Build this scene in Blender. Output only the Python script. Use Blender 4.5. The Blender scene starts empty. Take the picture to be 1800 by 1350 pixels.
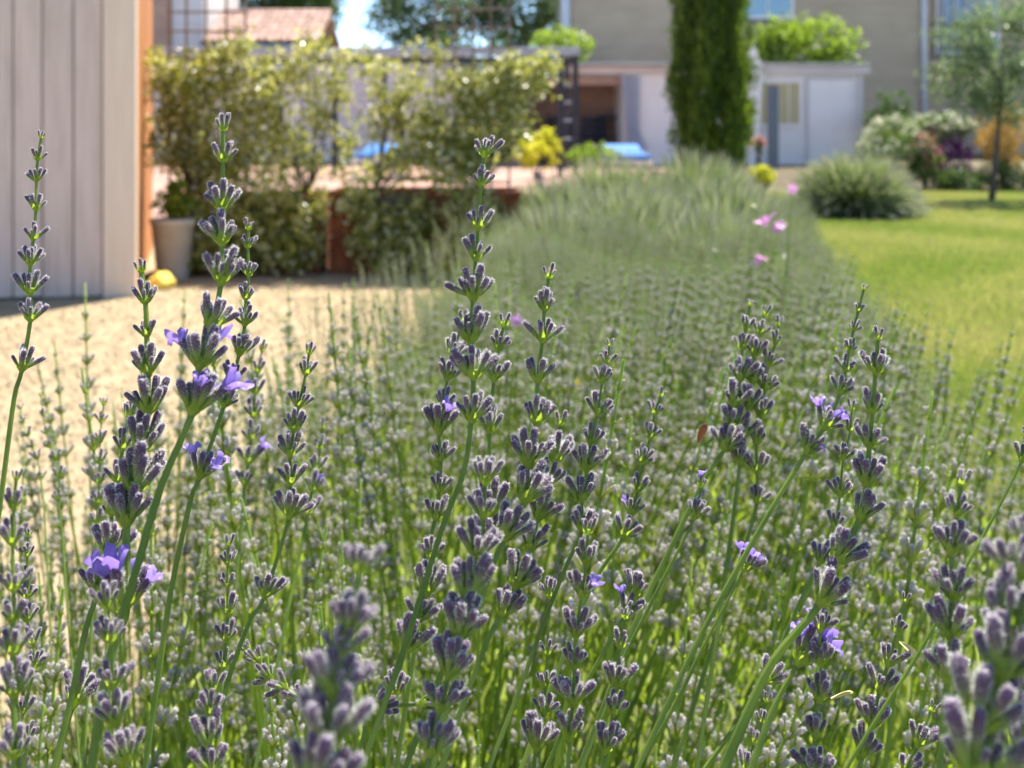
import bpy, math, random
import numpy as np
from mathutils import Vector, Matrix, Euler, Quaternion

random.seed(7)
RNG = np.random.default_rng(11)
S = bpy.context.scene
COL = S.collection
R = math.radians

# ------------------------------------------------------------------ camera, sky, sun, exposure
CAM_H, HOR, FPX = 1.0, 210.0, 2000.0            # eye height, horizon row and focal length (photo pixels)
cam_d = bpy.data.cameras.new('camera')
cam = bpy.data.objects.new('camera', cam_d)
COL.objects.link(cam)
cam.location = (0, 0, CAM_H)
cam.rotation_euler = (R(90), 0, 0)
cam_d.sensor_width = 36.0
cam_d.lens = 36.0 * FPX / 1800.0
cam_d.shift_y = -(675.0 - HOR) / 1800.0
cam_d.clip_start, cam_d.clip_end = 0.02, 500.0
cam_d.dof.use_dof = True
cam_d.dof.focus_distance = 0.46
cam_d.dof.aperture_fstop = 14.5
S.camera = cam

SUN_AZ, SUN_EL = R(31), R(60)                   # behind the scene, to the right, high
w = bpy.data.worlds.new('World')
S.world = w
w.use_nodes = True
nt = w.node_tree
sky = nt.nodes.new('ShaderNodeTexSky')
sky.sky_type = 'NISHITA'
sky.sun_disc = False
sky.sun_elevation = SUN_EL
sky.sun_rotation = SUN_AZ
sky.altitude = 3000
sky.air_density = 0.8
sky.dust_density = 0.0
sky.ozone_density = 1.6
nt.links.new(sky.outputs[0], nt.nodes['Background'].inputs[0])
nt.nodes['Background'].inputs[1].default_value = 0.138
sl = bpy.data.lights.new('sun', 'SUN')
sl.energy = 5.0
sl.angle = R(0.53)
sl.color = (1.0, 0.945, 0.86)
sun = bpy.data.objects.new('sun', sl)
COL.objects.link(sun)
sdir = Vector((math.sin(SUN_AZ) * math.cos(SUN_EL), math.cos(SUN_AZ) * math.cos(SUN_EL), math.sin(SUN_EL)))
sun.rotation_euler = sdir.to_track_quat('Z', 'Y').to_euler()
sun.location = (6, 10, 18)
S.view_settings.view_transform = 'Standard'
S.view_settings.look = 'None'
S.view_settings.gamma = 1.0
S.view_settings.use_curve_mapping = False
S.view_settings.exposure = 1.5
S.render.engine = 'CYCLES'
cy = S.cycles
cy.max_bounces = 5
cy.diffuse_bounces = 3
cy.glossy_bounces = 2
cy.transmission_bounces = 3
cy.transparent_max_bounces = 8
cy.sample_clamp_indirect = 6.0
cy.use_denoising = True


def P(px, py, d):
    """world point seen at photo pixel (px, py) at depth d"""
    return Vector(((px - 900) * d / FPX, d, CAM_H + (HOR - py) * d / FPX))


# ------------------------------------------------------------------ materials
MATS = {}


def ramp(nodes, stops):
    r = nodes.new('ShaderNodeValToRGB')
    el = r.color_ramp.elements
    while len(el) < len(stops):
        el.new(0.5)
    for e, (p, c) in zip(el, stops):
        e.position = p
        e.color = (*c, 1)
    return r


def mat(name, stops, rough=0.7, scale=6.0, detail=4.0, bump=0.0, bump_scale=None, spec=0.3, stretch=None, metal=0.0, sheen=0.0, translucent=0.0, tcol=None, vary=0.0, knots=False):
    """noise driven surface: colours along a ramp, bump from a finer noise"""
    m = bpy.data.materials.new(name)
    m.use_nodes = True
    n, l = m.node_tree.nodes, m.node_tree.links
    b = n['Principled BSDF']
    b.inputs['Roughness'].default_value = rough
    b.inputs['Specular IOR Level'].default_value = spec
    b.inputs['Metallic'].default_value = metal
    if sheen:
        b.inputs['Sheen Weight'].default_value = sheen
        b.inputs['Sheen Roughness'].default_value = 0.4
    tc = n.new('ShaderNodeTexCoord')
    mp = n.new('ShaderNodeMapping')
    if stretch:
        mp.inputs['Scale'].default_value = stretch
    l.new(tc.outputs['Object'], mp.inputs[0])
    nz = n.new('ShaderNodeTexNoise')
    nz.inputs['Scale'].default_value = scale
    nz.inputs['Detail'].default_value = detail
    nz.inputs['Roughness'].default_value = 0.65
    l.new(mp.outputs[0], nz.inputs['Vector'])
    rp = ramp(n, stops)
    l.new(nz.outputs['Fac'], rp.inputs[0])
    src_col = rp.outputs[0]
    if vary:
        oi = n.new('ShaderNodeObjectInfo')
        mr = n.new('ShaderNodeMapRange')
        mr.inputs['To Min'].default_value = 1 - vary
        mr.inputs['To Max'].default_value = 1 + vary * .5
        l.new(oi.outputs['Random'], mr.inputs['Value'])
        hs = n.new('ShaderNodeHueSaturation')
        l.new(mr.outputs[0], hs.inputs['Value'])
        l.new(src_col, hs.inputs['Color'])
        src_col = hs.outputs[0]
    if knots:
        vo = n.new('ShaderNodeTexVoronoi')
        vo.inputs['Scale'].default_value = 2.6
        m2 = n.new('ShaderNodeMapping')
        m2.inputs['Scale'].default_value = (1.6, 1.6, .75)
        l.new(tc.outputs['Object'], m2.inputs[0])
        l.new(m2.outputs[0], vo.inputs['Vector'])
        kr = ramp(n, [(0.03, (.42, .36, .33)), (0.10, (1, 1, 1))])
        l.new(vo.outputs['Distance'], kr.inputs[0])
        mm = n.new('ShaderNodeMix')
        mm.data_type = 'RGBA'
        mm.blend_type = 'MULTIPLY'
        mm.inputs[0].default_value = 1
        l.new(src_col, mm.inputs[6])
        l.new(kr.outputs[0], mm.inputs[7])
        src_col = mm.outputs[2]
    l.new(src_col, b.inputs['Base Color'])
    if bump:
        n2 = n.new('ShaderNodeTexNoise')
        n2.inputs['Scale'].default_value = bump_scale or scale * 4
        n2.inputs['Detail'].default_value = 5
        l.new(mp.outputs[0], n2.inputs['Vector'])
        bp = n.new('ShaderNodeBump')
        bp.inputs['Strength'].default_value = bump
        bp.inputs['Distance'].default_value = 0.02
        l.new(n2.outputs['Fac'], bp.inputs['Height'])
        l.new(bp.outputs[0], b.inputs['Normal'])
    if translucent:
        t = n.new('ShaderNodeBsdfTranslucent')
        t.inputs[0].default_value = (*tcol, 1)
        mx = n.new('ShaderNodeMixShader')
        mx.inputs[0].default_value = translucent
        l.new(b.outputs[0], mx.inputs[1])
        l.new(t.outputs[0], mx.inputs[2])
        l.new(mx.outputs[0], n['Material Output'].inputs[0])
    MATS[name] = m
    return m


def leafmat(name, stops, tstops, rough=0.42, translucent=0.45, spec=0.4, by='rnd'):
    """leaf: colour per leaf from the 'rnd' attribute, light shines through"""
    m = bpy.data.materials.new(name)
    m.use_nodes = True
    n, l = m.node_tree.nodes, m.node_tree.links
    b = n['Principled BSDF']
    b.inputs['Roughness'].default_value = rough
    b.inputs['Specular IOR Level'].default_value = spec
    a = n.new('ShaderNodeAttribute')
    a.attribute_name = by
    r1, r2 = ramp(n, stops), ramp(n, tstops)
    l.new(a.outputs['Fac'], r1.inputs[0])
    l.new(a.outputs['Fac'], r2.inputs[0])
    l.new(r1.outputs[0], b.inputs['Base Color'])
    t = n.new('ShaderNodeBsdfTranslucent')
    l.new(r2.outputs[0], t.inputs[0])
    mx = n.new('ShaderNodeMixShader')
    mx.inputs[0].default_value = translucent
    l.new(b.outputs[0], mx.inputs[1])
    l.new(t.outputs[0], mx.inputs[2])
    l.new(mx.outputs[0], n['Material Output'].inputs[0])
    MATS[name] = m
    return m


# lavender: colour runs along the bud ('rnd' holds the position base 0 -> tip 1); the last, palest stop paints in sunlit tips
leafmat('bud', [(0.0, (0.20, 0.30, 0.035)), (0.34, (0.23, 0.29, 0.085)), (0.54, (0.165, 0.135, 0.115)), (0.75, (0.115, 0.062, 0.115)), (0.93, (0.15, 0.09, 0.155)), (1.0, (0.38, 0.32, 0.36))],
        [(0.0, (0.46, 0.62, 0.05)), (0.30, (0.44, 0.54, 0.08)), (0.46, (0.24, 0.20, 0.22)), (1.0, (0.26, 0.18, 0.36))], rough=0.7, translucent=0.36, spec=0.15)
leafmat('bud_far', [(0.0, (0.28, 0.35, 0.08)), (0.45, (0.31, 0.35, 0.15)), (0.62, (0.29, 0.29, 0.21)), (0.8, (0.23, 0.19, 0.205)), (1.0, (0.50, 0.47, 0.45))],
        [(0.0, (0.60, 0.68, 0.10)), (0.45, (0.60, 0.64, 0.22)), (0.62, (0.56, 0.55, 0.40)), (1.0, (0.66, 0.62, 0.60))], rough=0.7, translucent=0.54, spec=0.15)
_b = MATS['bud'].node_tree.nodes['Principled BSDF']
_b.inputs['Sheen Weight'].default_value = 0.25
_b.inputs['Sheen Roughness'].default_value = 0.35
leafmat('fuzz', [(0, (0.78, 0.76, 0.70)), (1, (0.84, 0.82, 0.78))], [(0, (0.90, 0.89, 0.84)), (1, (0.93, 0.92, 0.89))], rough=0.5, translucent=0.62)
leafmat('cup', [(0, (0.19, 0.27, 0.03)), (1, (0.30, 0.38, 0.05))], [(0, (0.50, 0.66, 0.05)), (1, (0.66, 0.78, 0.10))], rough=0.55, translucent=0.5)
leafmat('petal', [(0, (0.24, 0.16, 0.50)), (1, (0.36, 0.26, 0.64))], [(0, (0.28, 0.17, 0.60)), (1, (0.42, 0.29, 0.74))], rough=0.5, translucent=0.45)
leafmat('stalk', [(0, (0.12, 0.175, 0.030)), (1, (0.185, 0.245, 0.045))], [(0, (0.36, 0.52, 0.03)), (1, (0.50, 0.62, 0.07))], rough=0.5, translucent=0.42)
leafmat('blade', [(0, (0.10, 0.15, 0.025)), (0.6, (0.16, 0.22, 0.035)), (1, (0.25, 0.29, 0.12))],
        [(0, (0.28, 0.42, 0.02)), (0.6, (0.42, 0.55, 0.04)), (1, (0.50, 0.55, 0.20))], rough=0.5, translucent=0.5)


# ------------------------------------------------------------------ mesh helpers
def link_mesh(me, name, parent=None, m=None):
    if m is not None and not me.materials:
        for q in (m if isinstance(m, (list, tuple)) else [m]):
            me.materials.append(MATS[q] if isinstance(q, str) else q)
    o = bpy.data.objects.new(name, me)
    COL.objects.link(o)
    if parent is not None:
        o.parent = parent
    return o


def np_mesh(name, verts, tris, rnd=None, midx=None, mats=(), smooth=False):
    """triangle mesh from numpy arrays, with a per-vertex float attribute 'rnd'"""
    me = bpy.data.meshes.new(name)
    verts = np.asarray(verts, np.float32)
    tris = np.asarray(tris, np.int32)
    nv, nf = len(verts), len(tris)
    me.vertices.add(nv)
    me.vertices.foreach_set('co', verts.ravel())
    me.loops.add(nf * 3)
    me.loops.foreach_set('vertex_index', tris.ravel())
    me.polygons.add(nf)
    me.polygons.foreach_set('loop_start', np.arange(nf, dtype=np.int32) * 3)
    me.polygons.foreach_set('loop_total', np.full(nf, 3, np.int32))
    if midx is not None:
        me.polygons.foreach_set('material_index', np.asarray(midx, np.int32))
    me.polygons.foreach_set('use_smooth', np.full(nf, smooth, bool))
    a = me.attributes.new('rnd', 'FLOAT', 'POINT')
    a.data.foreach_set('value', np.asarray(rnd if rnd is not None else np.zeros(nv), np.float32))
    for q in mats:
        me.materials.append(MATS[q])
    me.update()
    me.validate()
    return me


class Soup:
    """collects triangles with materials and the rnd attribute"""

    def __init__(s):
        s.v, s.t, s.r, s.m, s.n = [], [], [], [], 0

    def add(s, v, t, r=None, m=0):
        v = np.asarray(v, np.float64)
        t = np.asarray(t, np.int64)
        s.v.append(v)
        s.t.append(t + s.n)
        s.r.append(np.zeros(len(v)) if r is None else np.broadcast_to(np.asarray(r, np.float64), (len(v),)))
        s.m.append(np.broadcast_to(np.asarray(m), (len(t),)))
        s.n += len(v)

    def arrays(s):
        return np.concatenate(s.v), np.concatenate(s.t), np.concatenate(s.r), np.concatenate(s.m)

    def mesh(s, name, mats, smooth=False, off=None):
        v, t, r, m = s.arrays()
        if off is not None:
            v = v - np.asarray(off)
        return np_mesh(name, v, t, r, m, mats, smooth)


def tube_arrays(pts, radii, seg=6, cap=True, square=0.0):
    """tube along points (numpy), returns verts, tris"""
    pts = [Vector(p) for p in pts]
    n = len(pts)
    vs, ts = [], []
    up = Vector((0.13, 0.97, 0.2)).normalized()
    for i, p in enumerate(pts):
        t = (pts[min(i + 1, n - 1)] - pts[max(i - 1, 0)]).normalized()
        a = t.cross(up)
        if a.length < 1e-4:
            a = t.cross(Vector((1, 0, 0)))
        a.normalize()
        b = a.cross(t).normalized()
        for k in range(seg):
            th = 2 * math.pi * k / seg
            rr = radii[i] * (1 + (square if k % 2 else -square))
            vs.append(p + a * (math.cos(th) * rr) + b * (math.sin(th) * rr))
    for i in range(n - 1):
        for k in range(seg):
            q = (k + 1) % seg
            A, B, C2, D = i * seg + k, i * seg + q, (i + 1) * seg + q, (i + 1) * seg + k
            ts += [(A, B, C2), (A, C2, D)]
    if cap:
        for k in range(1, seg - 1):
            ts.append((0, k + 1, k))
            o = (n - 1) * seg
            ts.append((o, o + k, o + k + 1))
    return np.array([tuple(v) for v in vs]), np.array(ts)


def box_arrays(c, s, rz=0.0, bev=0.0):
    """box by centre and size, turned rz about z; bev cuts the vertical and top edges slightly"""
    x, y, z = s[0] / 2, s[1] / 2, s[2] / 2
    if bev:
        b = min(bev, x * .9, y * .9, z * .9)
        ring = [(-x + b, -y), (x - b, -y), (x, -y + b), (x, y - b), (x - b, y), (-x + b, y), (-x, y - b), (-x, -y + b)]
        ins = [(-x + b, -y + b), (x - b, -y + b), (x - b, -y + b), (x - b, y - b), (x - b, y - b), (-x + b, y - b), (-x + b, y - b), (-x + b, -y + b)]
        v = [(*p, -z) for p in ring] + [(*p, z - b) for p in ring] + [(*p, z) for p in ins]
        t = []
        for lay in (0, 8):
            for k in range(8):
                q = (k + 1) % 8
                t += [(lay + k, lay + q, lay + 8 + q), (lay + k, lay + 8 + q, lay + 8 + k)]
        for k in range(1, 7):
            t += [(0, k + 1, k), (16, 16 + k, 16 + k + 1)]
    else:
        v = [(-x, -y, -z), (x, -y, -z), (x, y, -z), (-x, y, -z), (-x, -y, z), (x, -y, z), (x, y, z), (-x, y, z)]
        t = [(0, 2, 1), (0, 3, 2), (4, 5, 6), (4, 6, 7), (0, 1, 5), (0, 5, 4), (1, 2, 6), (1, 6, 5), (2, 3, 7), (2, 7, 6), (3, 0, 4), (3, 4, 7)]
    v = np.array(v)
    ca, sa = math.cos(rz), math.sin(rz)
    v = np.stack([v[:, 0] * ca - v[:, 1] * sa, v[:, 0] * sa + v[:, 1] * ca, v[:, 2]], 1) + np.asarray(c)
    return v, np.array(t)


def thing(name, label, cat, loc, group=None, kind=None):
    o = bpy.data.objects.new(name, None)
    o.empty_display_size = 0.05
    COL.objects.link(o)
    o.location = loc
    tag(o, label, cat, group, kind)
    return o


def tag(o, label=None, cat=None, group=None, kind=None):
    if label:
        o['label'] = label
    if cat:
        o['category'] = cat
    if group:
        o['group'] = group
    if kind:
        o['kind'] = kind
    return o


def org(root):
    while root.parent is not None:
        root = root.parent
    return np.array(root.location)


def part(name, soup, m, parent, smooth=False, label=None):
    """one part mesh; its vertices are given in world space"""
    me = soup.mesh(name, m if isinstance(m, (list, tuple)) else [m], smooth, org(parent))
    o = link_mesh(me, name, parent)
    if label:
        o['label'] = label
    return o


def boxpart(name, c, s, m, parent, rz=0.0, bev=0.006):
    sp = Soup()
    sp.add(*box_arrays(c, s, rz, bev), r=random.random())
    return part(name, sp, m, parent)


def tubepart(name, pts, radii, m, parent, seg=8):
    sp = Soup()
    sp.add(*tube_arrays(pts, radii, seg), r=random.random())
    return part(name, sp, m, parent, smooth=True)


def structure(name, soup, m):
    o = link_mesh(soup.mesh(name, [m]), name)
    o['kind'] = 'structure'
    return o


def rand_dirs(n):
    v = RNG.normal(size=(n, 3))
    return v / np.linalg.norm(v, axis=1)[:, None]


def leaves(cent, dirs, length, width, rnd, fold=0.25):
    """folded diamond leaves: returns verts, tris, rnd"""
    n = len(cent)
    length = np.broadcast_to(length, n)[:, None]
    width = np.broadcast_to(width, n)[:, None]
    d = dirs / np.linalg.norm(dirs, axis=1)[:, None]
    ref = rand_dirs(n)
    s = np.cross(d, ref)
    s /= (np.linalg.norm(s, axis=1)[:, None] + 1e-9)
    u = np.cross(s, d)
    base, tip = cent - d * length * .5, cent + d * length * .5
    mid = cent - d * length * .05
    L = mid + s * width * .5 + u * width * fold
    Rr = mid - s * width * .5 + u * width * fold
    v = np.stack([base, L, tip, Rr], 1).reshape(-1, 3)
    k = np.arange(n)[:, None] * 4
    t = np.concatenate([k + np.array([[0, 2, 1]]), k + np.array([[0, 3, 2]])], 1).reshape(-1, 3)
    return v, t, np.repeat(np.broadcast_to(rnd, n), 4)


def clumps(center, radii, n_clump, per, spread, shell=0.55):
    """leaf positions gathered in clumps through an ellipsoid"""
    d = rand_dirs(n_clump)
    rr = shell + (1 - shell) * RNG.random(n_clump) ** 0.6
    cc = np.asarray(center) + d * rr[:, None] * np.asarray(radii)
    p = np.repeat(cc, per, 0) + RNG.normal(size=(n_clump * per, 3)) * spread
    cr = np.repeat(RNG.random(n_clump), per)
    return p, np.clip(cr * .6 + RNG.random(len(p)) * .45, 0, 1)


# ------------------------------------------------------------------ lavender pieces
def lathe_bud(seg, rings, ribs=0.0, bend=0.0):
    v, t, r = [], [], []
    for i, (z, rad) in enumerate(rings):
        for k in range(seg):
            a = 2 * math.pi * k / seg
            q = rad * (1 + (ribs if k % 2 else -ribs))
            v.append((math.cos(a) * q + bend * z * z, math.sin(a) * q, z))
            r.append(z)
    for i in range(len(rings) - 1):
        for k in range(seg):
            j = (k + 1) % seg
            A, B, C2, D = i * seg + k, i * seg + j, (i + 1) * seg + j, (i + 1) * seg + k
            t += [(A, B, C2), (A, C2, D)]
    o = (len(rings) - 1) * seg
    v.append((bend, 0, rings[-1][0] + .012))
    r.append(1.0)
    for k in range(seg):
        t.append((o + k, o + (k + 1) % seg, len(v) - 1))
    return np.array(v), np.array(t), np.array(r)


RINGS_HI = [(0, .045), (.08, .066), (.22, .094), (.40, .110), (.58, .122), (.74, .125), (.86, .119), (.93, .101), (.975, .065)]
RINGS_LO = [(0, .055), (.25, .108), (.6, .144), (.86, .128), (.98, .05)]


def rad_at(z):
    return np.interp(z, [q[0] for q in RINGS_HI], [q[1] for q in RINGS_HI])


def fuzz(n, rng, length=0.074, width=0.0095, zmin=.34):
    z = zmin + (1.0 - zmin) * rng.random(n) ** .75
    a = rng.random(n) * 2 * math.pi
    rad = rad_at(z)
    er = np.stack([np.cos(a), np.sin(a), np.zeros(n)], 1)
    p = er * rad[:, None] + np.stack([0 * z, 0 * z, z], 1)
    up = np.zeros((n, 3))
    up[:, 2] = np.clip((z - .7) * 2.4, .15, 1.1)
    d = er + up + rng.normal(size=(n, 3)) * .22
    d /= np.linalg.norm(d, axis=1)[:, None]
    s = np.cross(d, rng.normal(size=(n, 3)))
    s /= np.linalg.norm(s, axis=1)[:, None]
    ln = length * (.6 + .8 * rng.random(n))[:, None]
    v = np.stack([p - s * width / 2, p + s * width / 2, p + d * ln], 1).reshape(-1, 3)
    t = np.arange(n * 3).reshape(-1, 3)
    return v, t


def bud_mesh(i):
    rng = np.random.default_rng(100 + i)
    sp = Soup()
    v, t, r = lathe_bud(14, RINGS_HI, .085, (-.05, .03, .09, 0)[i])
    if i == 2:
        v[:, :2] *= .86
    sp.add(v, t, r, 0)
    fv, ft = fuzz(290, rng)
    sp.add(fv, ft, rng.random(), 1)
    return sp.mesh('bud', ['bud', 'fuzz'], smooth=True)


def cup_arrays(rng):
    """green cup and papery bracts at the base of a whorl of width 1"""
    sp = Soup()
    v, t, r = lathe_bud(8, [(-.07, .035), (.0, .075), (.07, .115), (.14, .145), (.18, .15), (.21, .09)], .06)
    sp.add(v, t, rng.random())
    for k in range(4):
        a = 2 * math.pi * (k + rng.random() * .6) / 4
        er, tn = np.array([math.cos(a), math.sin(a), 0]), np.array([-math.sin(a), math.cos(a), 0])
        zz = np.array([0, 0, 1.0])
        base = er * .05 + zz * .0
        m1, tip = er * .155 + zz * .10, er * .225 + zz * .27
        sp.add([base - tn * .03, base + tn * .03, m1 - tn * .085, m1 + tn * .085, tip], [(0, 1, 3), (0, 3, 2), (2, 3, 4)], rng.random())
    return sp.arrays()


def flower_arrays(rng, lod=0):
    """small two lipped corolla, unit length along z"""
    sp = Soup()
    v, t, r = lathe_bud(6, [(0, .07), (.30, .09), (.52, .15)], 0)
    sp.add(v[:-1], t[:-6], .2)
    for k in range(5):
        a = 2 * math.pi * k / 5 + .3
        big = 1.25 if k < 2 else .95
        er, tn, zz = np.array([math.cos(a), math.sin(a), 0]), np.array([-math.sin(a), math.cos(a), 0]), np.array([0, 0, 1.0])
        p = []
        for q, (out, up, wd) in enumerate([(.12, .48, .09), (.19, .70, .15), (.31 * big, .88, .17), (.42 * big, .86 + rng.normal() * .10, .09)]):
            for sgn in (-1, 0, 1):
                p.append(er * out + zz * (up + (.06 if sgn == 0 else -.03) + rng.normal() * .04) + tn * wd * sgn * big)
        tt = []
        for q in range(3):
            for c in range(2):
                A = q * 3 + c
                tt += [(A, A + 1, A + 4), (A, A + 4, A + 3)]
        sp.add(p, tt, .2 + .8 * rng.random())
    return sp.arrays()


BUDS = [bud_mesh(i) for i in range(4)]
CUPS = []
for i in range(3):
    v_, t_, r_, m_ = cup_arrays(np.random.default_rng(40 + i))
    CUPS.append(np_mesh('flower_whorl', v_, t_, r_, None, ['cup'], True))
FLOWERS = []
for i in range(3):
    v_, t_, r_, m_ = flower_arrays(np.random.default_rng(60 + i))
    FLOWERS.append(np_mesh('open_flower', v_, t_, r_, None, ['petal'], True))


def bud_frames(n, rng, tight=0.0):
    """matrices of n buds in a whorl of width 1 (buds fan up and out, the sides fuller than the front)"""
    out = []
    inner = 0 if n < 5 else int(round(n * .34))
    outer = n - inner
    ph = rng.random() * 6.28
    for k in range(n):
        if k < outer:
            a = ph + 2 * math.pi * (k + rng.normal() * .12) / outer
            th = R(34 + rng.normal() * 8) * (1 - tight)
            L = .535 * (1 + rng.normal() * .16)
            base = Vector((math.cos(a) * .115, math.sin(a) * .115, .08 + rng.random() * .04))
        else:
            a = ph + .6 + 2 * math.pi * (k - outer) / max(inner, 1) + rng.normal() * .25
            th = R(15 + rng.normal() * 6) * (1 - tight)
            L = .53 * (1 + rng.normal() * .15)
            base = Vector((math.cos(a) * .085, math.sin(a) * .085, .16 + rng.random() * .05))
        d = Vector((math.sin(th) * math.cos(a), math.sin(th) * math.sin(a), math.cos(th)))
        q = d.to_track_quat('Z', 'Y') @ Quaternion((0, 0, 1), rng.random() * 6.28)
        out.append(Matrix.LocRotScale(base, q, Vector((L, L, L))))
    return out


def xf(M, v):
    m = np.array(M)
    return v @ m[:3, :3].T + m[:3, 3]


def whorl_soup(sp, M, n, rng, tight=0.0, lod=0, flowers=0):
    """a joined whorl for the smaller spikes"""
    v, t, r, _ = cup_arrays(rng) if lod == 0 else (*lathe_bud(5, [(-.04, .04), (.1, .13), (.2, .1)], 0), None)
    sp.add(xf(M, v), t, r if lod == 0 else .5, 1)
    fr = bud_frames(n, rng, tight)
    for B in fr:
        bv, bt, br = lathe_bud(7 if lod == 0 else 4, RINGS_LO if lod == 0 else [(0, .08), (.5, .18), (.92, .13)], 0)
        sp.add(xf(M @ B, bv), bt, br, 0)
        fv, ft = fuzz(36 if lod == 0 else 12, rng, .085 if lod == 0 else .13, .026 if lod == 0 else .08, .5)
        sp.add(xf(M @ B, fv), ft, rng.random(), 2)
    for k in range(flowers):
        B = fr[rng.integers(len(fr))] @ Matrix.Translation((0, 0, .55))
        fv, ft, frr, _ = flower_arrays(rng)
        sp.add(xf(M @ B, fv), ft, frr, 3)


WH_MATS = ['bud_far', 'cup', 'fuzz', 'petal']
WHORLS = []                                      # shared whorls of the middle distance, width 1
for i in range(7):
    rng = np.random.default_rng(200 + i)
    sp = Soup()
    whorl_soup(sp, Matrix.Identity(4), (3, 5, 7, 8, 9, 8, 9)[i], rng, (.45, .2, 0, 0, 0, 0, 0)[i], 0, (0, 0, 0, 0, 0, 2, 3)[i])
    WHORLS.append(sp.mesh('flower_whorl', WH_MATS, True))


def spike_spec(i, height):
    """one flower spike: curve of the stalk and its whorls (matrix, shared whorl index)"""
    rng = np.random.default_rng(300 + i)
    bend = rng.normal() * .05
    bdir = rng.random() * 6.28

    def at(z):
        q = (z / height) ** 2 * bend
        return Vector((math.cos(bdir) * q, math.sin(bdir) * q, z))
    pts = [at(height * k / 7) for k in range(8)]
    rad = [.0017 - .0009 * k / 7 for k in range(8)]
    n = int(rng.integers(6, 10))
    step = .0165 * (.85 + .3 * rng.random())
    z = height - .004
    wh = []
    flo = rng.random() < .16
    for k in range(n):
        wd = .0085 + .0078 * min(1, k / 3.5) + rng.normal() * .0006
        ty = 0 if k == 0 else 1 if k == 1 else int(rng.integers(2, 5))
        if flo and k >= n - 3 and rng.random() < .4:
            ty = int(rng.integers(5, 7))
        tang = (at(z + .01) - at(z - .01)).normalized()
        M = Matrix.LocRotScale(at(z - .010), tang.to_track_quat('Z', 'Y') @ Quaternion((0, 0, 1), rng.random() * 6.28), Vector((wd, wd, wd)))
        wh.append((M, ty))
        z -= step * (1 + .05 * k) * (1.9 if k == n - 2 and rng.random() < .6 else 1)
    return pts, rad, wh


def stalk_mesh(name, pts, rad, seg=6):
    sp = Soup()
    v, t = tube_arrays(pts, rad, seg, square=.0)
    rr = np.repeat(RNG.random(len(pts)), seg)
    sp.add(v, t, rr)
    return sp.mesh(name, ['stalk'], True)


SPEC = [spike_spec(i, .58 if i < 5 else .36) for i in range(9)]
STALKS = [stalk_mesh('stalk', s[0], s[1]) for s in SPEC]


def hidden_source(col, name, me):
    o = bpy.data.objects.new(name, me)
    col.objects.link(o)
    return o


def joined_spike(spec, lod, seed):
    rng = np.random.default_rng(seed)
    sp = Soup()
    v, t = tube_arrays(spec[0], spec[1], 4)
    sp.add(v, t, rng.random(), 4)
    for M, ty in spec[2]:
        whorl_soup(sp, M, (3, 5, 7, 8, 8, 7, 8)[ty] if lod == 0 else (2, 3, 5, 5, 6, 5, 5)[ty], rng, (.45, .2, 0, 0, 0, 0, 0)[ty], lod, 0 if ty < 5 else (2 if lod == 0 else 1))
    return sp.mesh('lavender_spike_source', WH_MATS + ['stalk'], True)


def scatter(name, label, col, pts, rots, scl, idx, kind='stuff'):
    """ONE object that instances the sources of a collection on its vertices"""
    me = bpy.data.meshes.new(name)
    n = len(pts)
    me.vertices.add(n)
    me.vertices.foreach_set('co', np.asarray(pts, np.float32).ravel())
    a = me.attributes.new('rot', 'FLOAT_VECTOR', 'POINT')
    a.data.foreach_set('vector', np.asarray(rots, np.float32).ravel())
    a = me.attributes.new('scl', 'FLOAT', 'POINT')
    a.data.foreach_set('value', np.asarray(scl, np.float32))
    a = me.attributes.new('idx', 'INT', 'POINT')
    a.data.foreach_set('value', np.asarray(idx, np.int32))
    o = link_mesh(me, name)
    tag(o, label, None, None, kind)
    g = bpy.data.node_groups.new(name, 'GeometryNodeTree')
    g.interface.new_socket(name='Geometry', in_out='INPUT', socket_type='NodeSocketGeometry')
    g.interface.new_socket(name='Geometry', in_out='OUTPUT', socket_type='NodeSocketGeometry')
    N, L = g.nodes, g.links
    gi, go = N.new('NodeGroupInput'), N.new('NodeGroupOutput')
    ip = N.new('GeometryNodeInstanceOnPoints')
    ci = N.new('GeometryNodeCollectionInfo')
    ci.inputs['Collection'].default_value = col
    ci.inputs['Separate Children'].default_value = True
    ci.inputs['Reset Children'].default_value = True

    def attr(nm, ty):
        q = N.new('GeometryNodeInputNamedAttribute')
        q.data_type = ty
        q.inputs['Name'].default_value = nm
        return next(s for s in q.outputs if s.enabled and s.name == 'Attribute')
    e2r = N.new('FunctionNodeEulerToRotation')
    L.new(attr('rot', 'FLOAT_VECTOR'), e2r.inputs[0])
    L.new(gi.outputs[0], ip.inputs['Points'])
    L.new(ci.outputs[0], ip.inputs['Instance'])
    ip.inputs['Pick Instance'].default_value = True
    L.new(attr('idx', 'INT'), ip.inputs['Instance Index'])
    L.new(e2r.outputs[0], ip.inputs['Rotation'])
    L.new(attr('scl', 'FLOAT'), ip.inputs['Scale'])
    L.new(ip.outputs[0], go.inputs[0])
    md = o.modifiers.new('scatter', 'NODES')
    md.node_group = g
    return o


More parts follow.
